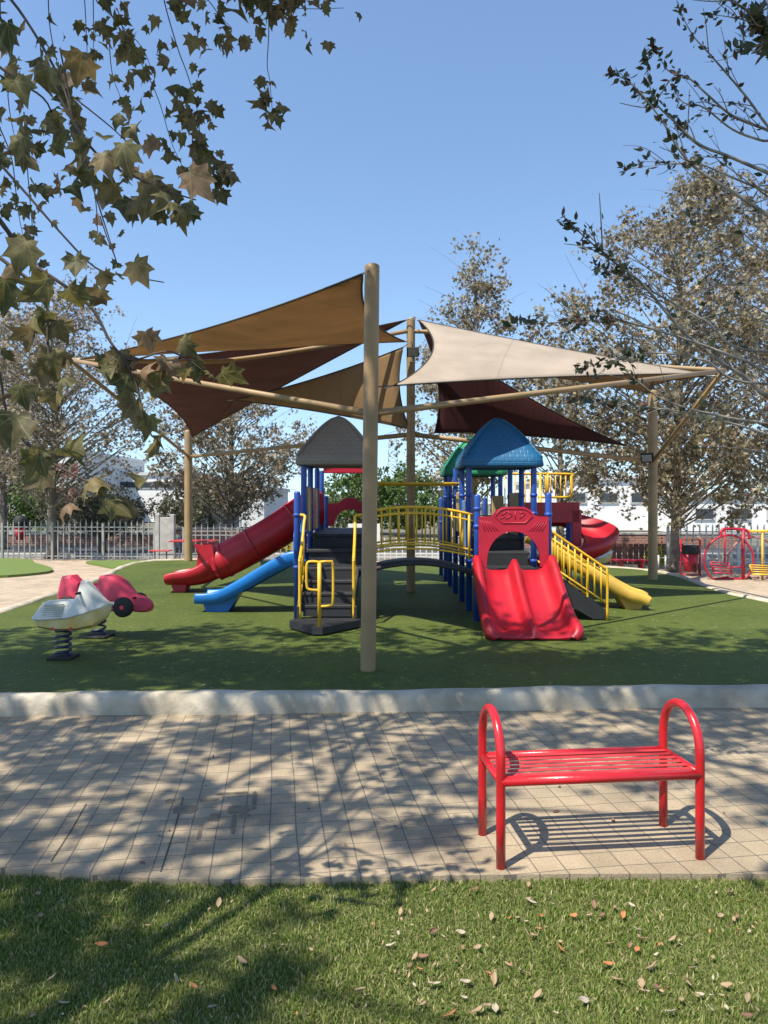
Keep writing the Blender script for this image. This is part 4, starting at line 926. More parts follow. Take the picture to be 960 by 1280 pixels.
# ------------------------------------------------------------------ trees
def tree(label, base, h, tr, z0, rx, rmax_z, nclump, nleaf, lsize, lm, seed, shape=1.0, bark='barkfar', name='plane_tree', cat='tree', sig=.32, group='dry plane trees around the playground', ry=None, off=(0, 0), tmpl='star', limbs=True):
    rng = np.random.default_rng(seed); rnd = random.Random(seed)
    base = Vector(base); root = thing(name, label, cat, base, group)
    ry = ry or rx
    trunk = MB()
    tz = [0, .15, .5, h*.3, h*.55, h*.8, h*.97]; wob = [Vector((rnd.uniform(-.02, .02)*z, rnd.uniform(-.02, .02)*z, z)) for z in tz]
    trunk.tube([base+w+Vector((off[0]*w.z/h*.6, off[1]*w.z/h*.6, 0)) for w in wob], [tr*1.5, tr*1.15, tr, tr*.8, tr*.5, tr*.28, tr*.06], 10)
    clumps = []; tries = 0
    while len(clumps) < nclump and tries < nclump*30:
        tries += 1; t = rnd.random(); z = z0+(h-z0)*t
        # radius profile: widest at rmax_z
        if t < rmax_z: rr = (.45+.55*(t/rmax_z))
        else: rr = max(.04, 1-((t-rmax_z)/(1-rmax_z))**shape)
        q = rnd.uniform(0, 2*math.pi); f = math.sqrt(rnd.random())**.75*rr*rnd.uniform(.8, 1.12)
        if rnd.random() > rr**.8+.1: continue
        clumps.append(base+Vector((off[0]*z/h+math.cos(q)*f*rx, off[1]*z/h+math.sin(q)*f*ry, z)))
    pos = []
    per = nleaf//max(1, len(clumps))
    for c in clumps:
        dist = math.hypot(c.x-base.x, c.y-base.y); zs = max(z0*.55, c.z-base.z-dist*rnd.uniform(.45, .9)) ; zs = min(zs, h*.93)
        s = base+Vector((off[0]*zs/h*.6, off[1]*zs/h*.6, zs)); e = c+Vector((0, 0, .1))
        mid = s.lerp(e, .5)+Vector((rnd.uniform(-.15, .15), rnd.uniform(-.15, .15), rnd.uniform(-.05, .2)))
        pts = smooth([s, mid, e], 3)
        if limbs:
            r0 = .13*(.10+.16*min(1, dist/rx)); trunk.tube(pts, [r0*(1-.8*i/(len(pts)-1)) for i in range(len(pts))], 5, caps=False)
            for _ in range(2):
                j = pts[-2 if rnd.random() < .5 else -3]; g = Vector((rnd.gauss(0, sig), rnd.gauss(0, sig), rnd.gauss(0, sig)))
                trunk.tube([j, j.lerp(c+g*1.4, .5)+Vector((0, 0, .04)), c+g*1.4], [r0*.3, r0*.2, r0*.1], 4, caps=False)
        ns = max(3, int(per*rnd.uniform(.5, 1.5)))
        sub = rng.normal(size=(4, 3))*sig*.8
        pk = np.array(c)+sub[rng.integers(0, 4, ns)]*1.15+rng.normal(size=(ns, 3))*sig*.30
        ls = np.array(s.lerp(e, 1.0))-np.array(mid); k = rng.random(ns)[:, None]*(rng.random(ns)[:, None] < .3)
        pos.append(pk - k*ls*.8)
    trunk.build('trunk', M[bark], root)
    pos = np.concatenate(pos); pos = pos[pos[:, 2] > base.z+.3]
    sz = rng.uniform(.6, 1.25, len(pos))*lsize
    tv, tf = (STAR_V, STAR_F) if tmpl == 'star' else (KITE_V, KITE_F)
    inst_mesh('crown', tv, tf, pos, rand_rots(len(pos), sz, rng), LM[lm], root)
    return root
def tb(px, py): return G(px, py, 0)
tree('sparse dry plane tree growing at the left picket fence', tb(64, 698), 7.9, .13, 2.0, 3.0, .35, 150, 11000, .10, 'dry', 11, 1.5, off=(.3, 0))
tree('brown plane tree behind the left pole and tube slide', (-5.2, 25.0, 0), 6.5, .14, 1.4, 3.1, .35, 150, 11500, .12, 'dry', 12, 1.6)
tree('tall narrow plane tree rising behind the middle pole and beige sail', (2.25, 18.9, 0), 8.1, .13, 2.0, 2.1, .25, 120, 9500, .10, 'dryg', 13, 1.25, off=(.2, 0))
tree('big spreading plane tree whose trunk stands beside the red litter bin', (6.65, 16.9, 0), 9.3, .10, 1.7, 3.55, .38, 190, 28000, .10, 'dryg', 14, 1.7, off=(.5, 0), sig=.34)
tree('plane tree glimpsed left of the big right one, behind the dark sail', (5.6, 23.5, 0), 6.2, .13, 1.1, 2.3, .4, 55, 4200, .12, 'dryg', 15, 1.8)
tree('tall plane tree at the far right edge behind the swing', (11.3, 20.5, 0), 11.0, .18, 1.8, 4.0, .4, 130, 11000, .11, 'dry', 16, 1.9)
tree('dry plane tree beyond the fence at the far left edge', (-13.2, 25.5, 0), 9.0, .15, 2.4, 3.4, .4, 110, 9000, .12, 'dry', 17, 1.7)
GT = 'green trees beyond the street'
tree('bushy grey olive tree with a low round crown behind the left fence', (-8.9, 23.2, 0), 1.95, .12, .75, 1.75, .35, 100, 9000, .07, 'olive', 21, 2.2, name='bushy_tree', sig=.2, group=GT, tmpl='kite')
tree('bright green tree seen through the left tower', (-1.5, 38, 0), 3.35, .15, .3, 2.4, .4, 80, 9000, .15, 'green', 22, 2.5, name='green_tree', group=GT, tmpl='kite')
tree('bright green tree seen just above the bridge railing', (1.3, 36, 0), 3.2, .15, .3, 2.4, .4, 80, 9000, .15, 'green', 23, 2.5, name='green_tree', group=GT, tmpl='kite')
tree('dark green tree at the left edge in front of the office block', (-15.6, 32, 0), 2.6, .15, .5, 1.6, .4, 70, 6000, .14, 'green', 24, 2.5, name='green_tree', group=GT, tmpl='kite')
tree('slim dark young tree just left of the fence tree trunk', (-10.5, 23.6, 0), 2.0, .07, .9, .42, .3, 30, 1500, .11, 'olive', 25, 1.3, name='young_tree', group=GT, sig=.15, tmpl='kite')
tree('olive green tree between the shed and the tube slide', (-9.3, 36, 0), 3.0, .15, .3, 1.8, .4, 60, 5000, .14, 'olive', 26, 2.3, name='green_tree', group=GT, tmpl='kite')
for lab, x, y, w, h in (('yellow flowering hedge by the brick wall behind the tube slide', -3.25, 22.9, 1.1, .45), ('small yellow flowering bush beside the right tree trunk', 6.62, 17.9, .3, .55)):
    rng = np.random.default_rng(5); n_ = int(1600*w); pos = np.stack([x+rng.normal(size=n_)*w*.35, y+rng.normal(size=n_)*.15, np.abs(rng.normal(size=n_))*h*.4+.1], 1)
    r = thing('flower_hedge', lab, 'hedge', (x, y, 0)); inst_mesh('foliage', KITE_V, KITE_F, pos, rand_rots(n_, np.full(n_, .07), rng), LM['yellow'], r)
    MB().tube([(x, y, 0), (x, y, h*.5)], .02, 5).build('stem', M['twig'], r)

# ------------------------------------------------------------------ overhanging plane tree (shades the foreground)
HALF = [(0, -.02), (.10, -.08), (.30, -.12), (.27, -.01), (.34, .03), (.56, .08), (.47, .17), (.40, .23), (.42, .33), (.47, .50), (.34, .46), (.24, .46), (.13, .62), (0, .84)]
outl = HALF+[(-x, y) for x, y in reversed(HALF[1:-1])]
LV = [(0, .14, .03)]+[(x, y, -.75*x*x-.30*(y-.3)**2+.12*abs(x)+.05*math.sin(9*x+5*y)) for x, y in outl]; LF = [(0, i, i+1) for i in range(1, len(outl))]+[(0, len(outl), 1)]
ot = thing('plane_tree', 'large plane tree standing behind the viewer, its leafy twigs hanging in at upper left', 'tree', (-4.6, -2.4, 0), 'plane trees overhanging the lawn')
rng = np.random.default_rng(31); rnd = random.Random(33)
lpos, lmat_ = [], []
def leaf_at(p, size, yaw=None, pitch=None, roll=None):
    # leaf tip (+y of the template) hangs down, blade faces roughly the viewer, with scatter
    yaw = rnd.gauss(0, .9) if yaw is None else yaw
    pitch = rnd.gauss(0, .45) if pitch is None else pitch
    roll = rnd.gauss(0, .6) if roll is None else roll
    base_ = Matrix(((1, 0, 0), (0, 0, -1), (0, -1, 0)))       # x right, tip down, normal to camera
    m = Matrix.Rotation(yaw, 3, 'Z') @ Matrix.Rotation(pitch, 3, 'X') @ Matrix.Rotation(roll, 3, 'Y') @ base_
    lpos.append(tuple(p)); lmat_.append((np.array(m)@np.diag([rnd.uniform(.72, 1.02), rnd.uniform(.9, 1.1), rnd.uniform(.5, 1.8)]))*size)
twigs = MB()
def strand(pts, d, lsz, n, r=.004, t0=0.0, spread=.05, d1=None):
    L = len(pts); q = smooth([P(a, b_, d+(0 if d1 is None else (d1-d)*i/(L-1))) for i, (a, b_) in enumerate(pts)], 5)
    twigs.tube(q, [r*(1-.6*i/(len(q)-1)) for i in range(len(q))], 5)
    for k in range(int(n*(.9 if d < 3.5 else 1.5)+.5)):
        t = t0+(1-t0)*rnd.random(); p = q[min(len(q)-1, int(t*(len(q)-1)+.5))]
        o = Vector((rnd.gauss(0, spread), rnd.gauss(0, spread), rnd.gauss(0, spread*.6)-.02))
        leaf_at(p+o, lsz*rnd.uniform(.5, 1.0))
strand([(200, -40), (205, 0), (222, 60), (235, 95), (247, 140), (252, 190), (262, 235)], 4.2, .125, 36, t0=.42, spread=.065)
strand([(120, -40), (140, 20), (160, 50), (185, 95), (200, 130), (215, 180), (232, 215)], 4.2, .12, 22, t0=.1, spread=.07)
strand([(100, -40), (120, 0), (150, 30), (178, 60), (190, 90)], 4.4, .12, 26, t0=.1, spread=.10)
strand([(330, -30), (336, 30), (334, 80), (337, 100), (341, 145)], 4.6, .13, 9, t0=.55, spread=.05)
strand([(225, -40), (260, 0), (275, 20), (290, 35)], 4.6, .13, 22, t0=.2, spread=.13)
strand([(280, -40), (320, -5), (370, 10), (430, 10)], 4.8, .13, 40, t0=.1, spread=.13)
strand([(300, -40), (345, -10), (365, 30)], 4.6, .13, 14, t0=.2, spread=.09)
strand([(60, -30), (62, 30), (72, 80), (80, 100)], 4.4, .11, 7, t0=.1, spread=.05)
strand([(104, -30), (108, 40), (110, 110)], 4.8, .11, 5); strand([(116, -30), (117, 40), (116, 70)], 4.8, .1, 4)
strand([(136, 40), (140, 90), (152, 125)], 4.6, .1, 4); strand([(-20, -20), (14, 0), (60, 70), (85, 125), (100, 190), (118, 240), (148, 335)], 2.7, .10, 8, .006, spread=.05)
strand([(0, 20), (15, 60), (10, 120), (20, 180)], 3.4, .12, 22, t0=.0, spread=.07)
strand([(-30, 60), (20, 100), (60, 130), (75, 190)], 2.8, .12, 20, .006, spread=.09)
strand([(0, 160), (15, 200), (22, 260), (30, 300)], 4.2, .12, 26, spread=.10)
strand([(30, 140), (35, 220), (42, 300), (44, 330)], 4.6, .10, 9, spread=.04)
strand([(60, 90), (90, 150), (130, 200), (200, 235), (245, 250)], 2.5, .125, 24, .006, t0=.3, spread=.07)
strand([(90, 120), (140, 160), (170, 190)], 3.2, .12, 12, spread=.08)
strand([(75, 60), (100, 180), (120, 225)], 3.0, .12, 14, spread=.07)
strand([(0, 205), (40, 250), (75, 290), (120, 335), (160, 345), (205, 353)], 2.6, .10, 2, .005, spread=.03)
strand([(125, 270), (135, 300), (148, 332)], 4.0, .10, 4)
strand([(100, 190), (118, 240), (122, 290)], 3.2, .11, 6)
strand([(-30, 300), (10, 330), (55, 370), (60, 430), (66, 470)], 2.2, .11, 8, .007, spread=.04)
strand([(40, 330), (110, 380), (140, 430), (165, 450), (215, 440), (270, 475)], 2.3, .10, 7, .006, t0=.4, spread=.03)
strand([(150, 440), (170, 480), (180, 520), (190, 545)], 2.3, .10, 7, .005, spread=.03)
strand([(-30, 480), (20, 540), (60, 575), (105, 600), (130, 610)], 2.4, .12, 16, .007, spread=.06)
strand([(-20, 380), (0, 470), (15, 560)], 2.6, .12, 9, .007, spread=.06)
# singled-out large leaves: px, py, depth, size, yaw, pitch, roll
for a in ((103, 66, 2.2, .14, .2, .9, .3), (60, 85, 2.2, .15, -.6, .5, .8), (128, 190, 2.2, .13, .3, -.2, -.3), (153, 180, 2.2, .14, 0, .1, -.2), (237, 215, 2.1, .14, .1, .1, -.7), (145, 232, 2.3, .11, .2, .6, .9), (215, 250, 2.2, .13, .6, -.3, .9), (32, 302, 2.0, .14, 0, .2, .4), (95, 322, 2.2, .12, .1, -.3, -.1), (168, 328, 2.2, .12, -.2, .2, -.5), (125, 363, 2.2, .12, .3, .9, .4), (5, 350, 2.0, .15, 0, .6, .3), (62, 350, 2.0, .15, .9, .5, .6), (85, 362, 2.1, .13, .4, 1.0, -.5), (72, 402, 2.2, .11, .2, .3, -.3), (45, 412, 2.2, .12, -.5, .2, .5), (73, 438, 2.2, .1, .1, 0, .1), (58, 455, 2.2, .11, .2, .3, .2), (150, 440, 2.3, .13, 0, .1, .2), (182, 415, 2.3, .11, .3, .5, -.3), (197, 468, 2.3, .13, .1, 0, .1), (225, 425, 2.3, .11, -.3, .3, -.6), (212, 448, 2.3, .12, .6, .1, .2), (242, 452, 2.3, .10, 0, .7, -.6), (278, 465, 2.3, .12, .2, .9, -1.1), (160, 470, 2.3, .12, .2, .1, .3), (170, 502, 2.3, .13, -.2, .1, 0), (186, 520, 2.3, .12, .5, .2, .1), (25, 482, 2.2, .11, .2, .2, -.2), (70, 490, 2.4, .10, 0, .1, .1), (18, 520, 2.1, .15, .2, 0, .1), (50, 565, 2.1, .14, .3, .3, .4), (80, 560, 2.2, .13, 0, .6, -.6), (28, 170, 2.4, .13, .2, .1, .3), (10, 30, 2.4, .14, -.3, .4, .2), (20, 100, 2.4, .14, .3, -.2, -.4)):
    leaf_at(P(a[0], a[1], a[2]), a[3]*.86, a[4], a[5], a[6])
# main limbs: trunk behind the viewer, limbs arching over and forward-left
wood = MB(); tb0 = ot.location
wood.tube(smooth([tb0, tb0+Vector((.05, .1, 1.5)), tb0+Vector((.2, .2, 3.2)), tb0+Vector((.1, .5, 5.5)), tb0+Vector((.5, 1.2, 8.5))], 5), [.36, .30]+[.27-.0105*i for i in range(19)], 14)
limbs = [smooth([tb0+Vector((.2, .2, 3.2)), Vector((-3.6, -.6, 4.6)), Vector((-2.6, 1.4, 4.9)), Vector((-2.2, 3.0, 4.75)), Vector((-1.6, 4.3, 4.9))], 5),
         smooth([tb0+Vector((.15, .3, 3.6)), Vector((-3.9, -.8, 5.4)), Vector((-2.9, 1.2, 6.8)), Vector((-.8, 3.0, 7.5))], 5),
         smooth([tb0+Vector((.1, .3, 4.6)), Vector((-4.2, .2, 6.2)), Vector((-3.2, 2.6, 7.2)), Vector((-1.8, 4.6, 7.4))], 5),
         smooth([tb0+Vector((.1, .4, 5.0)), Vector((-5.6, -.4, 6.2)), Vector((-6.2, 2.0, 6.8)), Vector((-6.4, 4.4, 6.9))], 5),
         smooth([tb0+Vector((.2, .2, 2.9)), Vector((-3.2, -.2, 3.1)), Vector((-2.2, 1.2, 3.0)), Vector((-1.45, 2.2, 2.75))], 5)]
for l_ in limbs: wood.tube(l_, [.055*(1-.8*i/(len(l_)-1)) for i in range(len(l_))], 8)
# twigs linking the hanging strands to the limbs
for px, py, d, li, ti in ((200, -40, 4.2, 0, 16), (120, -40, 4.2, 0, 14), (330, -30, 4.6, 0, 19), (280, -40, 4.8, 0, 20), (60, -30, 4.4, 0, 15), (-20, -20, 2.7, 0, 10), (0, 20, 3.4, 0, 12), (-30, 60, 2.8, 4, 12), (-30, 300, 2.2, 4, 15), (-30, 480, 2.4, 4, 14), (0, 205, 2.6, 4, 13), (40, 330, 2.3, 4, 15), (-20, 380, 2.6, 4, 13), (0, 160, 4.2, 0, 12), (104, -30, 4.8, 0, 17), (225, -40, 4.6, 0, 18), (300, -40, 4.6, 0, 19)):
    a = limbs[li][min(ti, len(limbs[li])-1)]; e = P(px, py, d); twigs.tube([a, a.lerp(e, .5)+Vector((0, 0, .05)), e], [.016, .010, .006], 5)
wood.build('trunk', M['bark'], ot); twigs.build('twigs', M['twig'], ot)
ring = [(x, y) for x, y in outl]; n_o = len(ring)
TV = np.array([(0, .14)]+[(x*.5, .14+(y-.14)*.5) for x, y in ring]+ring); 
TF = [(0, 1+i, 1+(i+1) % n_o) for i in range(n_o)]
for i in range(n_o): a, b_ = 1+i, 1+(i+1) % n_o; TF += [(a, a+n_o, b_+n_o), (a, b_+n_o, b_)]
Vl = []
for p_, m_ in zip(lpos, lmat_):
    c = [rng.normal(-.5, .7), rng.normal(-.3, .5), rng.normal(.25, .25), rng.normal(0, .5), rng.uniform(0, 6.28)]
    x, y = TV[:, 0], TV[:, 1]; z = c[0]*x*x+c[1]*(y-.3)**2+c[2]*np.abs(x)+c[3]*x*(y-.2)+.025*np.sin(11*x+7*y+c[4])
    Vl.append(np.stack([x+.02*np.sin(9*y+c[4]), y, z], 1)@np.asarray(m_).T+np.array(p_))
hl = inst_mesh('hanging_leaves', np.zeros((len(TV), 3)), TF, np.zeros((len(Vl), 3)), np.zeros((len(Vl), 3, 3)), LM['near'], ot)
hl.data.vertices.foreach_set('co', (np.concatenate(Vl)-np.array(ot.location)).ravel())
hl.data.polygons.foreach_set('use_smooth', [True]*len(hl.data.polygons))
at_ = hl.data.attributes.new('leafxy', 'FLOAT_VECTOR', 'POINT'); at_.data.foreach_set('vector', np.tile(np.column_stack([TV, np.zeros(len(TV))]), (len(Vl), 1)).ravel()); hl.data.update()
# crown that shades lawn, path and turf: leaf clumps set by where their shade falls
cl = []
def shade(n, x0, x1, y0, y1, zlo=5.2, zhi=8.4, keep=None):
    k = 0
    while k < n:
        gx, gy, z = rnd.uniform(x0, x1), rnd.uniform(y0, y1), rnd.uniform(zlo, zhi)
        if keep and not keep(gx, gy): k += 1; continue
        x, y = gx-.442*z, gy-.442*z
        if y > .2 and z < 1.6+.70*y+.55 and abs(x) < .54*y+.5: z2 = 1.6+.70*(gy-.442*zhi)+.6; 
        if y > .2 and z < 1.6+.70*y+.55 and abs(x) < .54*y+.5: k += .2; continue
        k += 1; cl.append((x, y, z))
shade(70, -4.2, -.3, 1.0, 3.2); shade(5, .2, 2.6, 1.8, 3.0)
kb = lambda x, y: not (.35 < x < 2.0 and y < 4.05)
shade(120, -4.6, 1.0, 3.2, 5.6, keep=kb); shade(44, 1.0, 3.8, 3.4, 5.6, keep=kb)
shade(470, -4.8, 4.8, 5.8, 7.2, 6.0, 9.2); shade(60, -4.8, 4.6, 7.4, 8.6, 7.0, 9.6)
pos = []; nl = 34
cw = MB()
for c in cl:
    r_ = rnd.uniform(.10, .26); pos.append(np.array(c)+rng.normal(size=(nl, 3))*r_)
    if rnd.random() < .5:
        li = min((min(((Vector(c)-p).length, tuple(p)) for p in l_) for l_ in limbs), key=lambda t: t[0])
        if li[0] < 3.0: cw.tube([li[1], Vector(li[1]).lerp(Vector(c), .5)+Vector((0, 0, .12)), c], [.028, .018, .007], 5, caps=False)
pos = np.concatenate(pos)
inst_mesh('crown', STAR_V, STAR_F, pos, rand_rots(len(pos), rng.uniform(.10, .17, len(pos)), rng), LM['over'], ot)
cw.build('branches', M['bark'], ot)

# ------------------------------------------------------------------ small-leaved tree leaning in from the right
rt = thing('small_leaved_tree', 'half bare small-leaved tree reaching in from the right edge', 'tree', (3.9, 4.3, 0), 'plane trees overhanging the lawn')
del rt['group']
wd = MB(); T0 = Vector((3.9, 4.3, 0))
tr_ = smooth([T0, T0+Vector((-.1, 0, 1.2)), T0+Vector((-.25, 0, 2.4)), T0+Vector((-.2, 0, 3.6)), T0+Vector((0, 0, 5.2))], 5)
wd.tube(tr_, [.13-.0055*i for i in range(len(tr_))], 10)
ov_v = [(0, 0, 0), (.2, .28, .04), (.22, .55, .05), (0, 1, 0), (-.22, .55, .05), (-.2, .28, .04)]; ov_f = [(0, 1, 5), (1, 2, 4), (1, 4, 5), (2, 3, 4)]
sp_, sm_ = [], []
def rbranch(pts, d0, d1, r, nleaf, attach, leafy=.45, sub=6, ls=.048):
    L = len(pts); q = [P(a, b_, d0+(d1-d0)*i/(L-1)) for i, (a, b_) in enumerate(pts)]
    q = smooth([tr_[attach]]+q, 6)
    rr = [r*1.05*(1-.86*i/(len(q)-1)) for i in range(len(q))]; wd.tube(q, rr, 6)
    tw = [q]
    for k in range(sub):
        i = rnd.randint(int(len(q)*.25), int((len(q)-1)*.85)); dr = (q[i+1]-q[i]).normalized(); pr = Vector((rnd.gauss(0, .5), rnd.gauss(0, .3), rnd.gauss(.15, .5)))
        e = q[i]+(dr+pr).normalized()*rnd.uniform(.10, .30); m_ = q[i].lerp(e, .5)+Vector((0, 0, rnd.uniform(-.03, .04)))
        s_ = smooth([q[i], m_, e], 4); wd.tube(s_, [r*.35*(1-.6*j/(len(s_)-1)) for j in range(len(s_))], 4); tw.append(s_)
    for k in range(int(nleaf*2.2)):
        s_ = tw[0] if rnd.random() < .7 else rnd.choice(tw)
        t = 1-(rnd.random()**1.5)*(1-leafy) if s_ is tw[0] else rnd.random()
        p = s_[min(len(s_)-1, int(t*(len(s_)-1)+.5))]+Vector((rnd.gauss(0, .012), rnd.gauss(0, .012), rnd.gauss(0, .012)))
        v = Vector((rnd.gauss(-.4, .8), rnd.gauss(0, .8), rnd.gauss(.2, .8))).normalized()
        m3 = np.array(v.to_track_quat('Y', 'Z').to_matrix() @ Matrix.Rotation(rnd.uniform(0, 6.28), 3, 'Y'))
        sp_.append(tuple(p)); sm_.append(m3*ls*rnd.uniform(.6, 1.25))
rbranch([(1010, 235), (960, 216), (910, 195), (875, 181), (844, 153), (816, 122), (808, 70)], 4.2, 3.9, .013, 46, 13, .62)
rbranch([(1010, 215), (960, 158), (932, 120), (891, 72), (866, 44), (848, 10)], 4.3, 4.1, .010, 22, 15, .6)
rbranch([(1000, 180), (958, 162), (916, 145), (885, 119), (860, 97), (835, 88), (816, 53)], 4.3, 4.0, .010, 30, 14, .68)
rbranch([(1000, 190), (950, 175), (916, 162), (879, 134), (854, 128), (841, 109)], 4.3, 4.0, .009, 16, 13, .7)
rbranch([(1010, 300), (960, 269), (916, 240), (872, 212), (847, 184), (829, 153), (797, 112), (766, 90)], 4.1, 3.9, .013, 40, 12, .6)
rbranch([(960, 240), (900, 215), (872, 205), (835, 205), (779, 212)], 4.1, 3.9, .007, 20, 12, .6)
rbranch([(1000, 500), (930, 470), (860, 420), (804, 356), (772, 331), (735, 300), (707, 273)], 4.0, 3.7, .013, 44, 10, .6)
rbranch([(960, 440), (880, 400), (804, 358), (790, 350), (766, 341), (743, 333)], 4.0, 3.8, .008, 18, 11, .7)
rbranch([(1000, 470), (930, 450), (860, 425), (785, 403), (754, 400), (707, 402), (640, 407)], 4.0, 3.6, .010, 42, 10, .6)
rbranch([(1000, 545), (960, 530), (900, 520), (830, 500), (790, 470), (757, 444)], 3.9, 3.7, .009, 22, 9, .7)
rbranch([(960, 480), (880, 450), (816, 441), (770, 450), (726, 461)], 3.9, 3.7, .008, 26, 10, .6)
rbranch([(1000, 560), (960, 543), (880, 520), (816, 510), (760, 505), (716, 497)], 3.9, 3.7, .009, 34, 9, .6)
rbranch([(990, 80), (960, 34), (915, 0), (880, -30)], 4.2, 4.2, .015, 26, 17, .4)
rbranch([(990, 70), (960, 40), (930, 25), (890, 18)], 4.2, 4.1, .010, 24, 17, .4)
rbranch([(1000, 60), (965, 45), (950, 20)], 3.9, 3.6, .01, 60, 17, .5, 5, .07)
rbranch([(1000, 100), (960, 70), (930, 62), (912, 64)], 4.2, 4.1, .007, 18, 16, .5)
for i in range(20):                                   # bare criss-crossing branches
    y0 = rnd.uniform(230, 620); x1 = rnd.uniform(800, 900); y1 = y0+rnd.uniform(-150, 40)
    rbranch([(1010, y0+rnd.uniform(-20, 60)), (960, y0), ((960+x1)/2, (y0+y1)/2+rnd.uniform(-15, 15)), (x1, y1)], 4.3, 4.0+rnd.uniform(-.4, .6), .0065, 3, rnd.randint(7, 14), .6, 3)
wd.build('trunk', M['barkpale'], rt)
inst_mesh('leaves', ov_v, ov_f, np.array(sp_), np.array(sm_), LM['small'], rt)

# ------------------------------------------------------------------ foreground grass and fallen leaves
GM = leafmat('lawn grass blades', [(.085,.14,.022),(.14,.205,.035),(.21,.275,.06),(.10,.155,.025),(.30,.31,.10),(.48,.42,.22)], .3, .55)
rng = np.random.default_rng(77)
N = 250000
gx = rng.uniform(-3.4, 3.4, N); gy = rng.uniform(1.75, 3.2, N)
ey = np.array([edge_y(x) for x in np.linspace(-3.5, 3.5, 260)]); ed = np.interp(gx, np.linspace(-3.5, 3.5, 260), ey)
ed = ed+.012*np.sin(gx*37)+.01*np.sin(gx*91)
k = (gy < ed) & (np.abs(gx) < .56*gy+1.4); gx, gy = gx[k], gy[k]; N = len(gx)
patch = .5+.5*np.sin(gx*5+2*np.sin(gy*4))*np.sin(gy*7+gx*2)
hh = rng.uniform(.010, .025, N)*(.8+.35*patch); ww = rng.uniform(.0016, .0032, N); ang = rng.uniform(0, 2*np.pi, N); lean = rng.normal(size=N)*.55; la = rng.uniform(0, 2*np.pi, N)
dx, dy = np.cos(ang)*ww, np.sin(ang)*ww; lx, ly = np.cos(la)*lean*hh, np.sin(la)*lean*hh
V = np.zeros((N, 5, 3)); z0 = -.03
V[:, 0] = np.stack([gx-dx, gy-dy, np.full(N, z0)], 1); V[:, 1] = np.stack([gx+dx, gy+dy, np.full(N, z0)], 1)
V[:, 2] = np.stack([gx-dx*.8+lx*.35, gy-dy*.8+ly*.35, z0+hh*.6], 1); V[:, 3] = np.stack([gx+dx*.8+lx*.35, gy+dy*.8+ly*.35, z0+hh*.6], 1)
V[:, 4] = np.stack([gx+lx, gy+ly, z0+hh], 1)
tf = np.array([(0, 1, 3), (0, 3, 2), (2, 3, 4)]); Fc = (tf[None]+(np.arange(N)*5)[:, None, None]).reshape(-1)
me = bpy.data.meshes.new('grass'); me.vertices.add(N*5); me.vertices.foreach_set('co', V.reshape(-1)); me.loops.add(len(Fc)); me.loops.foreach_set('vertex_index', Fc)
me.polygons.add(N*3); me.polygons.foreach_set('loop_start', np.arange(N*3)*3); me.update(calc_edges=True); me.materials.append(GM)
go = bpy.data.objects.new('grass', me); C.objects.link(go); setp(go, 'short mown grass of the lawn in the foreground', 'grass', None, 'stuff')

FLm = {'tan': mat('dry tan leaf', (.34, .24, .14), .7, .3, 30), 'pale': mat('dry pale leaf', (.42, .36, .26), .7, .3, 30), 'orange': mat('orange brown leaf', (.48, .19, .07), .7, .3, 30), 'brown': mat('brown leaf', (.22, .12, .07), .7, .3, 30)}
FLl = {'tan': 'dry tan leaf', 'pale': 'curled pale cream leaf', 'orange': 'orange brown leaf', 'brown': 'dark brown leaf'}
protos = {}
for kk, mm in FLm.items():
    b = MB(); rows = []
    for i in range(7):
        t = i/6; w = .24*math.sin(math.pi*min(.98, max(.03, t)))**.8
        rows.append([Vector((-w, t-.5, .16*abs(t-.5)+.10)), Vector((-w*.5, t-.5, .03+.1*abs(t-.5))), Vector((0, t-.5, .12*abs(t-.5))), Vector((w*.5, t-.5, .03+.1*abs(t-.5))), Vector((w, t-.5, .16*abs(t-.5)+.08))])
    b.shell(rows, .012); me = b.build('fallen_leaf', mm); protos[kk] = me
first = {k_: True for k_ in protos}
def fallen(x, y, z, kk, s, where, seed_lab=None):
    o = protos[kk]
    if not first[kk]: o = o.copy(); C.objects.link(o)
    first[kk] = False
    o.location = (x, y, z); o.scale = (s, s, s); o.rotation_euler = (rnd.gauss(0, .35), rnd.gauss(0, .35), rnd.uniform(0, 6.28))
    setp(o, FLl[kk]+' '+where, 'leaf', 'fallen '+FLl[kk].split()[0]+' leaves '+where)
def where(px, py):
    row = 'near the paving edge' if py < 1150 else 'halfway down the lawn' if py < 1215 else 'at the very front of the lawn'
    col = ['at far left', 'left of centre', 'in the centre', 'below the bench', 'at far right'][min(4, int(px/192))]
    return row+' '+col
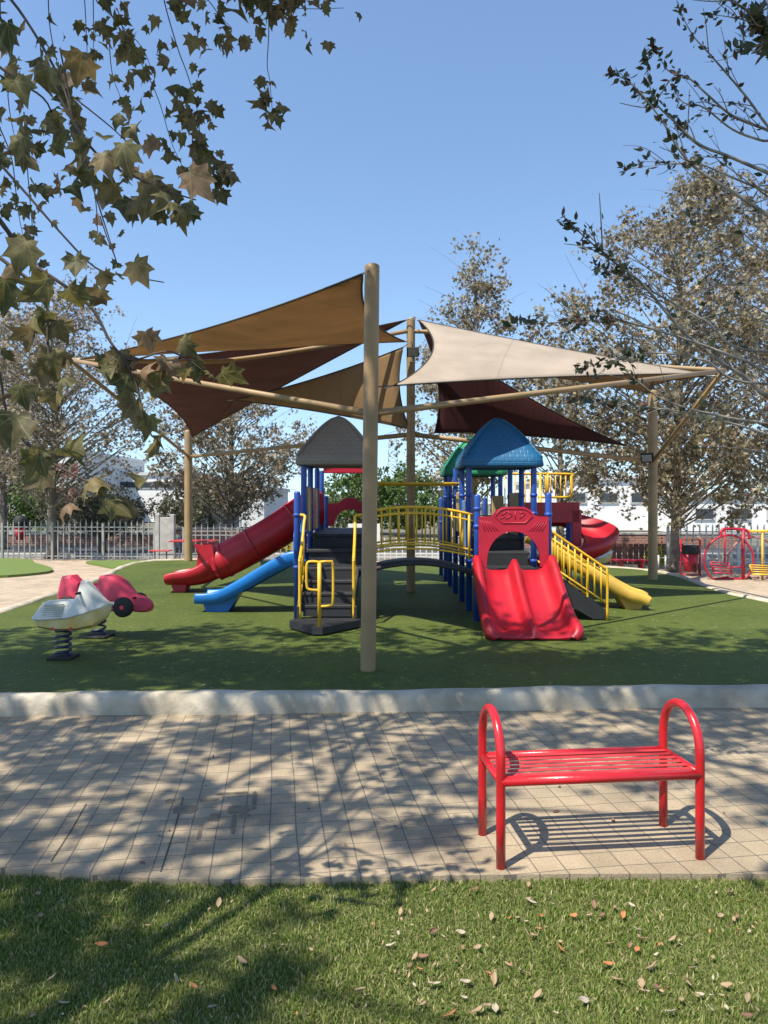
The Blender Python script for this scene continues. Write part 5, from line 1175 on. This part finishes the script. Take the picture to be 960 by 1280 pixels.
for i in range(210):
    px = rnd.uniform(0, 960); py = 1106+170*rnd.random()
    if px < 480 and rnd.random() < .5: px += 480
    p = G(px, py, -.01); kk = rnd.choices(['tan', 'pale', 'orange', 'brown'], [5, 2, 1.3, 1.4])[0]
    fallen(p.x, p.y, -.004, kk, .014+.034*rnd.random()**2, where(px, py))
for i in range(22):
    px, py = rnd.uniform(0, 960), rnd.uniform(905, 1080)
    p = G(px, py); fallen(p.x, p.y, .003, rnd.choice(['brown', 'tan']), rnd.uniform(.018, .04), 'on the paving '+('next to the kerb ' if py < 950 else 'midway ' if py < 1010 else 'near the lawn ')+['at far left', 'left of centre', 'in the centre', 'around the bench', 'at far right'][min(4, int(px/192))])
ca, sa = math.cos(R(8.5)), math.sin(R(8.5))
def rotp(c, u, v): return (c.x+u*ca-v*sa, c.y+u*sa+v*ca)
for px, py, w_, h_ in ((232, 1012, .12, .10), (262, 1000, .10, .04), (290, 992, .16, .03), (298, 1012, .11, .10), (318, 1000, .022, .24), (292, 1030, .024, .22), (268, 1022, .06, .10), (250, 1040, .02, .16), (306, 1020, .05, .05), (212, 1002, .05, .06)):   # damp stains soaked into pavers and joints
    c = G(px, py); q = []
    for t in range(16):
        a = t/16*6.283; k_ = (abs(math.cos(a))**5+abs(math.sin(a))**5)**(-.2)*rnd.uniform(.85, 1.12)
        q.append(rotp(c, math.cos(a)*k_*w_/2, math.sin(a)*k_*h_/2))
    struct(MB().prism(q, -.001, .0022+.0001*(px % 7)), 'paving_stain', stain)
jm = mat('open joint', (.07, .058, .045), .95)
for p0, p1 in (((108, 1005), (64, 1077)), ((229, 997), (201, 1090))):
    a, c = G(*p0), G(*p1); d_ = (c-a).normalized(); nn = Vector((d_.y, -d_.x, 0))*.0032
    m_ = a.lerp(c, .5)+Vector((.004, 0, 0)); q = [a-nn, m_-nn*1.5, c-nn, c+nn, m_+nn*.8, a+nn]; struct(MB().prism([(v.x, v.y) for v in reversed(q)], -.001, .0018), 'paving_joint', jm)
